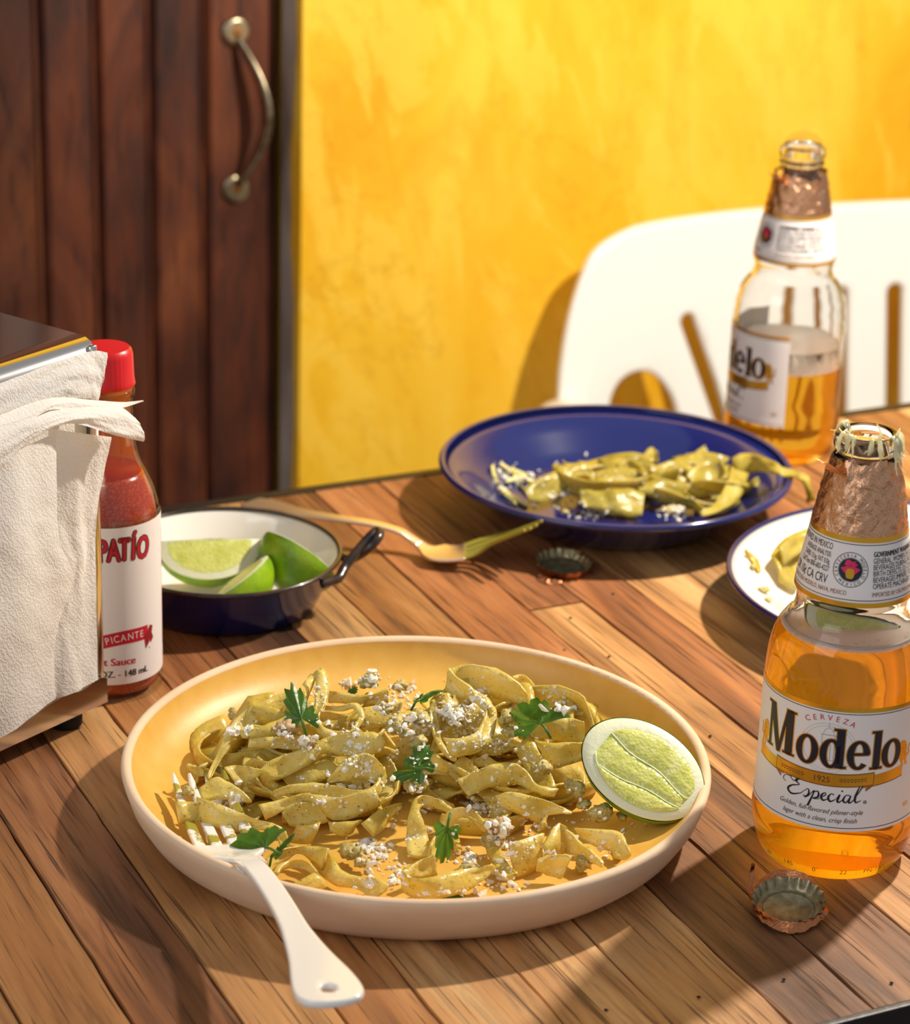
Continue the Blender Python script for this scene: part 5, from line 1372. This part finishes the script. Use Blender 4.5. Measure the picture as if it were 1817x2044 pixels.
BG_ = 'leftover pasta ribbons on the blue plate'
RBB = [
 ('leftmost leftover ribbon on the blue plate', [(1045, 975), (1075, 955), (1110, 940), (1140, 930), (1182, 932)], [(1055, 1001), (1085, 1004), (1120, 985), (1145, 970), (1190, 960)], 2, .8),
 ('front leftover ribbon in the middle of the blue plate', [(1155, 981), (1200, 978), (1245, 976), (1287, 985)], [(1165, 1010), (1205, 1022), (1250, 1031), (1282, 1030)], 2, .7),
 ('hooked leftover ribbon at the centre of the blue plate', [(1230, 926), (1255, 915), (1276, 925), (1296, 952)], [(1245, 946), (1262, 936), (1285, 956), (1292, 972)], 1, .8),
 ('flat leftover ribbon behind the centre of the blue plate', [(1288, 936), (1330, 932), (1372, 945)], [(1290, 966), (1330, 966), (1367, 972)], -2, .7),
 ('sauced leftover ribbon in the middle front of the blue pile', [(1270, 966), (1320, 958), (1372, 976)], [(1275, 988), (1320, 993), (1367, 997)], 2, .7),
 ('rounded leftover ribbon on the right hump of the blue plate', [(1370, 946), (1400, 921), (1440, 921), (1450, 950)], [(1380, 972), (1410, 967), (1440, 967), (1430, 987)], 3, .8),
 ('leftover ribbon strap bending down at the right of the blue plate', [(1460, 931), (1450, 966), (1425, 1005), (1400, 1021)], [(1495, 946), (1482, 986), (1450, 1016), (1410, 1030)], 5, .8),
 ('leftover ribbon loop at the front right of the blue plate', [(1365, 980), (1390, 1000), (1410, 1014), (1440, 1014), (1470, 985)], [(1370, 1001), (1395, 1023), (1420, 1028), (1450, 1022), (1480, 1001)], 2, .8),
 ('leftover ribbon tail hanging over the right rim of the blue plate', [(1460, 916), (1500, 905), (1540, 918), (1570, 935), (1600, 944), (1620, 972), (1626, 1000)], [(1470, 946), (1505, 941), (1540, 945), (1570, 950), (1596, 957), (1610, 980), (1612, 1004)], (2, 6, 17, 19.5, 13, 9, 5), .5),
 ('leftover ribbon at the back right of the blue plate', [(1390, 900), (1420, 885), (1462, 895)], [(1395, 917), (1425, 907), (1472, 917)], -3, .7),
 ('pointed leftover ribbon end sticking up on the blue plate', [(1274, 918), (1299, 893), (1311, 900)], [(1285, 930), (1305, 930), (1313, 924)], 0, .9),
 ('leftover ribbon lying low between the humps on the blue plate', [(1190, 955), (1230, 950), (1275, 960)], [(1195, 985), (1230, 985), (1275, 990)], -1, .7),
 ('leftover ribbon under the right hump on the blue plate', [(1440, 935), (1465, 925), (1500, 940)], [(1445, 970), (1470, 965), (1500, 960)], -2, .8),
]
for i, (lb_, A, B, dh, tl) in enumerate(RBB):
    ribbon(lb_, A, B, dh, tl, hblue, 'pasta_left', BG_, seed=50 + i, thick=.0014, wav=.0026)
for i in range(16):
    cx, cy = (rn.gauss(1200, 70), rn.gauss(1000, 12)) if i % 2 else (rn.gauss(1400, 50), rn.gauss(1000, 16))
    c = P(cx, cy, 0); ang = rn.uniform(0, 6.28); r0 = rn.uniform(.010, .022); turn = rn.choice((-1, 1)) * rn.uniform(2, 4); n = 26; A, B = [], []; ph = rn.uniform(0, 6); lv_ = rn.uniform(.009, .019)
    for k in range(n):
        t = k / (n - 1); a = ang + turn * t; rr = r0 * (1 + .3 * math.sin(3 * t + ph)); p = c + Vector((rr * math.cos(a) * 1.4, rr * math.sin(a) * .8, lv_ + .002 * math.sin(7 * t)))
        s_ = Vector((math.cos(a), math.sin(a), 0)); t2 = .7 + .6 * math.sin(4 * t + ph); w_ = (s_ * math.cos(t2) + Vector((0, 0, 1)) * math.sin(t2)) * .0055
        a_, b_ = p - w_, p + w_; a_.z = max(a_.z, T + .0045); b_.z = max(b_.z, T + .0045); A.append(a_); B.append(b_)
    vf = strip3(A, B, n, .0012, i * 2.1 + 7); FOOD.append(vf)
    tag(mk('pasta_ribbon', vf, M['pasta_left']), 'sauced leftover ribbon buried in the pile on the blue plate', 'pasta', 'leftover ribbons buried on the blue plate')
for i, (pts, h_, lb_) in enumerate((([(985, 930), (990, 955), (1003, 985), (1030, 1005)], 7, 'longest, down the left slope'), ([(1000, 925), (1018, 940), (1050, 950)], 8, 'upper, curving to the pile'), ([(1010, 960), (1040, 955), (1075, 965)], 6, 'middle, straight towards the pile'), ([(995, 975), (1020, 990), (1050, 1008)], 5, 'lower left'), ([(1020, 935), (1035, 965), (1060, 990)], 7, 'crossing the others'))):
    ribbon('pale thread of sauce and cheese on the blue plate, ' + lb_, [(x, y - 4) for x, y in pts], [(x + 2, y + 4) for x, y in pts], 1.5, .5, 'blue', 'thread', 'threads on the left of the blue plate', seed=70 + i, thick=.0016)
hw_ = None
for i, (lb_, A, B, dh, tl) in enumerate((
 ('leftover ribbon curled on the white enamel plate', [(1540, 1108), (1562, 1078), (1598, 1060), (1640, 1048)], [(1557, 1160), (1590, 1176), (1612, 1122), (1642, 1082)], 6, .6),
 ('bright leftover ribbon standing on the white plate beside the bottle neck', [(1556, 1092), (1580, 1072), (1612, 1062)], [(1562, 1130), (1590, 1108), (1620, 1090)], 10, .8),
 ('second leftover ribbon on the white plate behind the bottle neck', [(1600, 1095), (1640, 1075), (1700, 1070)], [(1610, 1150), (1650, 1130), (1710, 1110)], 4, .5),
 ('greenish scrap of pasta near the left rim of the white plate', [(1486, 1103), (1500, 1118), (1513, 1142)], [(1492, 1100), (1512, 1116), (1520, 1138)], 2, .6))):
    ribbon(lb_, A, B, dh, tl, hw_, 'pasta_dark' if i == 3 else 'pasta_left', 'leftover pasta on the white plate', seed=80 + i)


# ------------------------------------------------------------------ meat, leaves, cheese
def ico(sub):
    bm = bmesh.new(); bmesh.ops.create_icosphere(bm, subdivisions=sub, radius=1); return bm_out(bm)


ICO2, ICO3, ICO1 = ico(2), ico(3), ico(1)


def lump(c, r, seed, sq=(1, 1, .8)):
    rl = random.Random(seed); parts = []
    for k in range(6):
        o = Vector((rl.uniform(-1, 1) * sq[0], rl.uniform(-1, 1) * sq[1], rl.uniform(-.6, .7) * sq[2])) * r * (.62 if k else 0); rr = r * (rl.uniform(.34, .58) if k else .78); V = []; sd = seed + k * 9.1
        for v in ICO3[0]:
            q = 1 + .42 * noise.noise(v * 1.9 + Vector((sd, 0, 0))) + .30 * noise.noise(v * 4.6 + Vector((0, sd, 0))) + .16 * noise.noise(v * 10 + Vector((0, 0, sd)))
            V.append(c + o + Vector((v.x * sq[0], v.y * sq[1], v.z * sq[2])) * rr * q)
        parts.append((V, ICO3[1]))
    return join(*parts)


ME = 'clump of sauced ground meat '
for i, (x, y, d, dh, m_, lb_) in enumerate((
 (470, 1428, 30, -14, 'meat', 'resting behind the far left ribbon'), (575, 1452, 42, 7, 'meat_brown', 'brownish, beside the upper left cilantro leaf'), (618, 1480, 30, 6, 'meat_brown', 'to the right of the brownish clump'),
 (738, 1358, 42, 0, 'meat', 'topped with cheese at the back of the mound'), (800, 1368, 30, -12, 'meat', 'dark, at the back edge of the mound'), (792, 1448, 46, 6, 'meat', 'largest, between the two mounds'), (838, 1432, 38, 6, 'meat', 'to the right of the largest clump'), (770, 1415, 30, 4, 'meat', 'above the largest clump'), (835, 1478, 34, 4, 'meat', 'in shade below the largest clump'),
 (905, 1428, 48, 2, 'meat', 'inside the cheese-covered ring'), (1012, 1432, 32, 6, 'meat', 'dark, left of the big cilantro leaf'), (1018, 1460, 34, 3, 'meat', 'under the big cilantro leaf'), (1112, 1384, 26, -6, 'meat', 'at the back right of the mound'),
 (1085, 1532, 38, 4, 'meat', 'on the upright ribbon of the right mound'), (1150, 1572, 40, 2, 'meat', 'beside the lime half'), (1202, 1622, 46, 1, 'meat', 'in front of the lime half'), (1168, 1605, 26, 0, 'meat', 'between two clumps beside the lime half'),
 (828, 1568, 42, 3, 'meat', 'under the middle cilantro leaves'), (700, 1700, 44, 4, 'meat', 'alone on the open plate floor'), (722, 1722, 28, 0, 'meat', 'small, attached to the lone clump'), (995, 1650, 42, 10, 'meat_brown', 'brownish, at the front right'), (985, 1680, 40, 6, 'meat', 'below the brownish front clump'),
 (937, 1738, 38, 6, 'meat', 'on the bright front loop'), (1165, 1722, 36, 3, 'meat', 'under the sloping ribbon'), (1232, 1706, 26, 2, 'meat', 'at the right rim'), (376, 1578, 24, 0, 'meat', 'behind the fork tines'), (1242, 1632, 20, -2, 'meat', 'small, under the lime half'))):
    c = P(x, y, max(hmain(y) + dh, 9 + d / 12) / 1000); vf = lump(c, d / 4400 / 2 * 1.12, i * 3.7)
    FOOD.append(vf); tag(mk('meat_clump', vf, M[m_]), ME + lb_, 'meat', 'meat clumps on the dinner plate')
for i, (x, y, d, h, lb_) in enumerate(((1340, 1018, 34, 13, 'with white cheese at the front of the blue plate'), (1432, 992, 26, 12, 'inside the right loop on the blue plate'), (1127, 1022, 16, 8, 'alone at the front of the blue plate'))):
    vf = lump(P(x, y, h / 1000), d / 3350 / 2, 90 + i, (1.3, 1, .6)); FOOD.append(vf)
    tag(mk('meat_clump', vf, M['meat']), ME + lb_, 'meat', 'scraps on the blue plate')
for i, (x, y, d, lb_) in enumerate(((1503, 1130, 14, 'on the white plate, upper scrap'), (1525, 1178, 20, 'on the white plate, middle scrap'), (1533, 1198, 16, 'on the white plate, lowest scrap'))):
    vf = lump(P(x, y, dish_h(x, y, WC, WPROF) + .002), d / 3900 / 1.7, 120 + i, (1, 1.2, .6)); FOOD.append(vf)
    tag(mk('meat_clump', vf, M['meat']), ME + lb_, 'meat', 'scraps on the white plate')


def leaf(label, base, tip, up_, wid=1.0, bend=.25, seed=0, fold=0.0, lobes=3, stem=True, span=112):
    base, tip = Vector(base), Vector(tip); ax = tip - base; L = ax.length; ax.normalize(); up_ = Vector(up_); up_ = (up_ - ax * up_.dot(ax)).normalized(); sd = ax.cross(up_)
    t = thing('cilantro_leaf', label, 'herb', base, 'cilantro leaves on the dinner plate')
    n, m = 110, 9; V, F = [], []
    for i in range(n + 1):
        q = -1 + 2 * i / n; a = q * R(span)
        r = (.50 + .50 * abs(math.cos(1.5 * a)) ** .6 if lobes == 3 else .8 + .2 * math.cos(a)) * (1 - .20 * abs(q) ** 3)
        r *= 1 + .11 * (abs(math.sin(7.5 * a + seed)) - .5) * 2 + .03 * math.sin(31 * a) + .04 * noise.noise(Vector((a * 3, seed, 0)))
        for j in range(m + 1):
            k = r * j / m; x = k * math.cos(a) * L * .82 + .12 * L * k; y = k * math.sin(a) * L * .74 * wid
            z = bend * L * (-(x / L) ** 2 * .8 + .10 * math.sin(x / L * 6 + seed)) - fold * abs(y) + .05 * L * noise.noise(Vector((x / L * 3, y / L * 3, seed))) + .02 * L * math.cos(a * 10) * (j / m)
            V.append(base + ax * x + sd * y + up_ * z)
    for i in range(n):
        for j in range(m): F.append((i * (m + 1) + j, (i + 1) * (m + 1) + j, (i + 1) * (m + 1) + j + 1, i * (m + 1) + j + 1))
    FOOD.append((V, F)); mk('blade', (V, F), M['leaf'], t)
    for a in (-70, -35, 0, 35, 70):
        a = R(a); pts = []
        for j in range(8):
            k = .78 * j / 7; x = k * math.cos(a) * L * .82 + .12 * L * k; y = k * math.sin(a) * L * .74 * wid
            z = bend * L * (-(x / L) ** 2 * .8 + .10 * math.sin(x / L * 6 + seed)) - fold * abs(y) + .05 * L * noise.noise(Vector((x / L * 3, y / L * 3, seed)))
            pts.append(base + ax * x + sd * y + up_ * (z + .0001))
        mk('vein', tube(pts, [.00022 * (1 - j / 9) for j in range(8)], 6), M['leaf_vein'], t)
    if stem: mk('stem', tube([base + ax * .002, base - ax * .15 * L + up_ * .0005, base - ax * .4 * L - up_ * .002], .0006, 8), M['leaf_vein'], t)
    return t


CU_ = lambda x, y, dh: P(x, y, (hmain(y) + dh) / 1000)
leaf('dark cilantro leaf standing upright at the top left of the mound', CU_(602, 1435, 9), CU_(580, 1362, 12), (.1, -.75, .5), .62, .2, 1, .25, span=125)
leaf('large bright cilantro leaf near the top right of the mound', CU_(1082, 1446, 10), CU_(1040, 1390, 9), (-.1, -.5, .9), 1.05, .35, 2, -.1, 3, span=118)
leaf('shaded cilantro leaf in the hollow between the mounds', CU_(836, 1530, 8), CU_(848, 1482, 10), (.0, -.6, .8), .95, .2, 3)
leaf('bright folded cilantro leaf below the shaded one in the middle', CU_(840, 1536, 10), CU_(776, 1548, 9), (.3, -.3, .9), .55, .1, 4, .5)
leaf('thin cilantro leaf seen edge-on behind the right mound', CU_(838, 1398, 3), CU_(888, 1366, 3), (-.4, -.1, .9), .38, .2, 5)
leaf('dark cilantro leaf lying on the fork below the wound ribbon', P(530, 1692, .028), P(460, 1672, .026), (-.05, -.55, .8), .95, .15, 6, .1)
leaf('slim cilantro sprig tip by the ribbon spiral', P(548, 1706, .022), P(583, 1660, .030), (-.5, -.5, .6), .30, .2, 7, .4)
leaf('dark cilantro leaf hanging under the front arch', P(893, 1652, .034), P(880, 1722, .020), (-.1, -.8, .5), .60, .15, 8, .2)
leaf('scrap of cilantro at the front edge of the plate floor', P(892, 1800, .010), P(930, 1788, .011), (0, -.3, .9), .55, .1, 9, 0, 1, False)
leaf('sliver of cilantro behind the cheese-topped meat', CU_(700, 1384, -2), CU_(712, 1370, -1), (0, -.6, .7), .8, .1, 10, 0, 1, False)

# what lies on the plates, for scattering cheese
FOOD.append(([v.co + PC for v in bpy.data.objects['glaze'].data.vertices], [tuple(p.vertices) for p in bpy.data.objects['glaze'].data.polygons]))
fv, ff = join(*FOOD)
BV = BVHTree.FromPolygons(fv, ff)
rc = random.Random(5)


def crumb(c, r, base=ICO1):
    V = []; sd = Vector((rc.uniform(0, 50), rc.uniform(0, 50), rc.uniform(0, 50))); sc = Vector((rc.uniform(.7, 1.7), rc.uniform(.6, 1.2), rc.uniform(.5, 1.0)))
    ro = Matrix.Rotation(rc.uniform(0, 6), 3, 'Z') @ Matrix.Rotation(rc.uniform(0, 6), 3, 'X')
    for v in base[0]:
        k = 1 + .9 * noise.noise(v * 1.6 + sd); V.append(c + ro @ (Vector((v.x * sc.x, v.y * sc.y, v.z * sc.z)) * r * k))
    return V, base[1]


def hit(px, py):
    d = ray(px, py).normalized(); h = BV.ray_cast(CAM, d, 3.0)
    return h[0], h[1]


CL = [(738, 1345, 26, 14, 70), (800, 1380, 30, 14, 20), (905, 1425, 34, 22, 190), (955, 1400, 30, 28, 90), (930, 1470, 45, 25, 70), (715, 1500, 30, 24, 60), (735, 1535, 20, 25, 60), (600, 1482, 34, 18, 60), (560, 1465, 20, 14, 24), (490, 1448, 28, 12, 26), (640, 1395, 18, 34, 40), (690, 1455, 30, 16, 36), (790, 1400, 40, 25, 90), (830, 1450, 40, 30, 70), (770, 1560, 14, 10, 14), (1000, 1490, 30, 14, 34), (960, 1612, 32, 14, 60), (945, 1605, 10, 10, 24),
      (1110, 1385, 26, 12, 50), (1130, 1412, 30, 10, 34), (1050, 1500, 40, 30, 24), (1010, 1690, 24, 40, 60), (1000, 1660, 26, 20, 40), (740, 1690, 30, 12, 60), (745, 1720, 30, 14, 30), (790, 1745, 26, 24, 50), (730, 1762, 30, 8, 30), (935, 1715, 30, 14, 40), (1005, 1740, 16, 16, 24), (460, 1600, 16, 18, 30), (480, 1608, 24, 12, 24), (660, 1600, 60, 14, 30), (1100, 1640, 80, 40, 40), (840, 1668, 16, 8, 18), (890, 1780, 60, 10, 22), (1000, 1770, 40, 10, 26), (1080, 1700, 40, 24, 30), (1200, 1700, 40, 20, 26), (1240, 1660, 30, 16, 10), (800, 1560, 220, 110, 110), (900, 1500, 200, 90, 120), (690, 1365, 30, 10, 20), (575, 1350, 20, 8, 8)]
vf = []
for cx, cy, sx, sy, cnt in CL:
    for _ in range(cnt):
        p, nm = hit(rc.gauss(cx, sx * .6), rc.gauss(cy, sy * .6))
        if p is None or (p - PC).length > .118: continue
        r = min(.00034 + rc.expovariate(1 / .00048), .0019); vf.append(crumb(p + nm * r * .5, r))
cs = tag(mk('crumbled_cheese', join(*vf), M['cheese'], smooth=False), 'fine white cheese crumbs sprinkled over the pasta on the dinner plate', 'cheese', kind='stuff')
for i, (x, y, d, lb_) in enumerate(((465, 1460, 26, 'largest, on the far left ribbon'), (688, 1737, 0, ''), (1018, 1756, 20, 'at the front below the folded ribbon'), (1003, 1694, 14, 'on the front right ribbon'), (1000, 1718, 18, 'beside the front right meat'), (725, 1540, 12, 'on the cheese-dusted loop'), (655, 1541, 12, 'left of the cheese-dusted loop'), (737, 1742, 13, 'next to the lone meat clump'), (808, 1738, 14, 'on the bright front loop'), (780, 1445, 10, 'on the largest meat clump'), (815, 1675, 14, 'on the hanging ribbon between the mounds'), (1207, 1634, 8, 'in front of the lime half'), (1048, 1640, 20, 'right of the brownish front clump'), (960, 1605, 18, 'on the front arch'), (1030, 1455, 10, 'under the big cilantro leaf'), (840, 1572, 9, 'under the middle cilantro leaves'))):
    if not d: continue
    p, nm = hit(x, y)
    if p is None: continue
    vs = crumb(p + nm * d / 4400 * .25, d / 4400 / 2, ICO2)
    tag(mk('cheese_crumb', vs, M['cheese'], smooth=False), 'white cheese crumb ' + lb_, 'cheese', 'larger cheese crumbs on the dinner plate')
# crumbs left on the other plates
vf = []
for cx, cy, sx, sy, cnt in ((1012, 962, 20, 22, 50), (1045, 958, 34, 14, 40), (1350, 1020, 24, 12, 60), (1130, 1000, 50, 20, 40), (1250, 940, 160, 40, 60), (1180, 1030, 40, 8, 24)):
    for _ in range(cnt):
        x, y = rc.gauss(cx, sx * .6), rc.gauss(cy, sy * .6); p, nm = hit(x, y)
        if p is None or (p - BC).length > .1: p = P(x, y, dish_h(x, y, BC, BPROF)); nm = Vector((0, 0, 1))
        dd = math.hypot(p.x - BC.x, p.y - BC.y)
        if dd > .088: continue
        r = min(.0004 + rc.expovariate(1 / .0004), .0016); vf.append(crumb(p + nm * r * .4, r))
tag(mk('crumbled_cheese', join(*vf), M['cheese'], smooth=False), 'white cheese crumbs left over on the blue plate', 'cheese', kind='stuff')
print('objects', len(bpy.data.objects), 'tris', sum(len(p.vertices) - 2 for o in bpy.data.objects if o.type == 'MESH' for p in o.data.polygons))
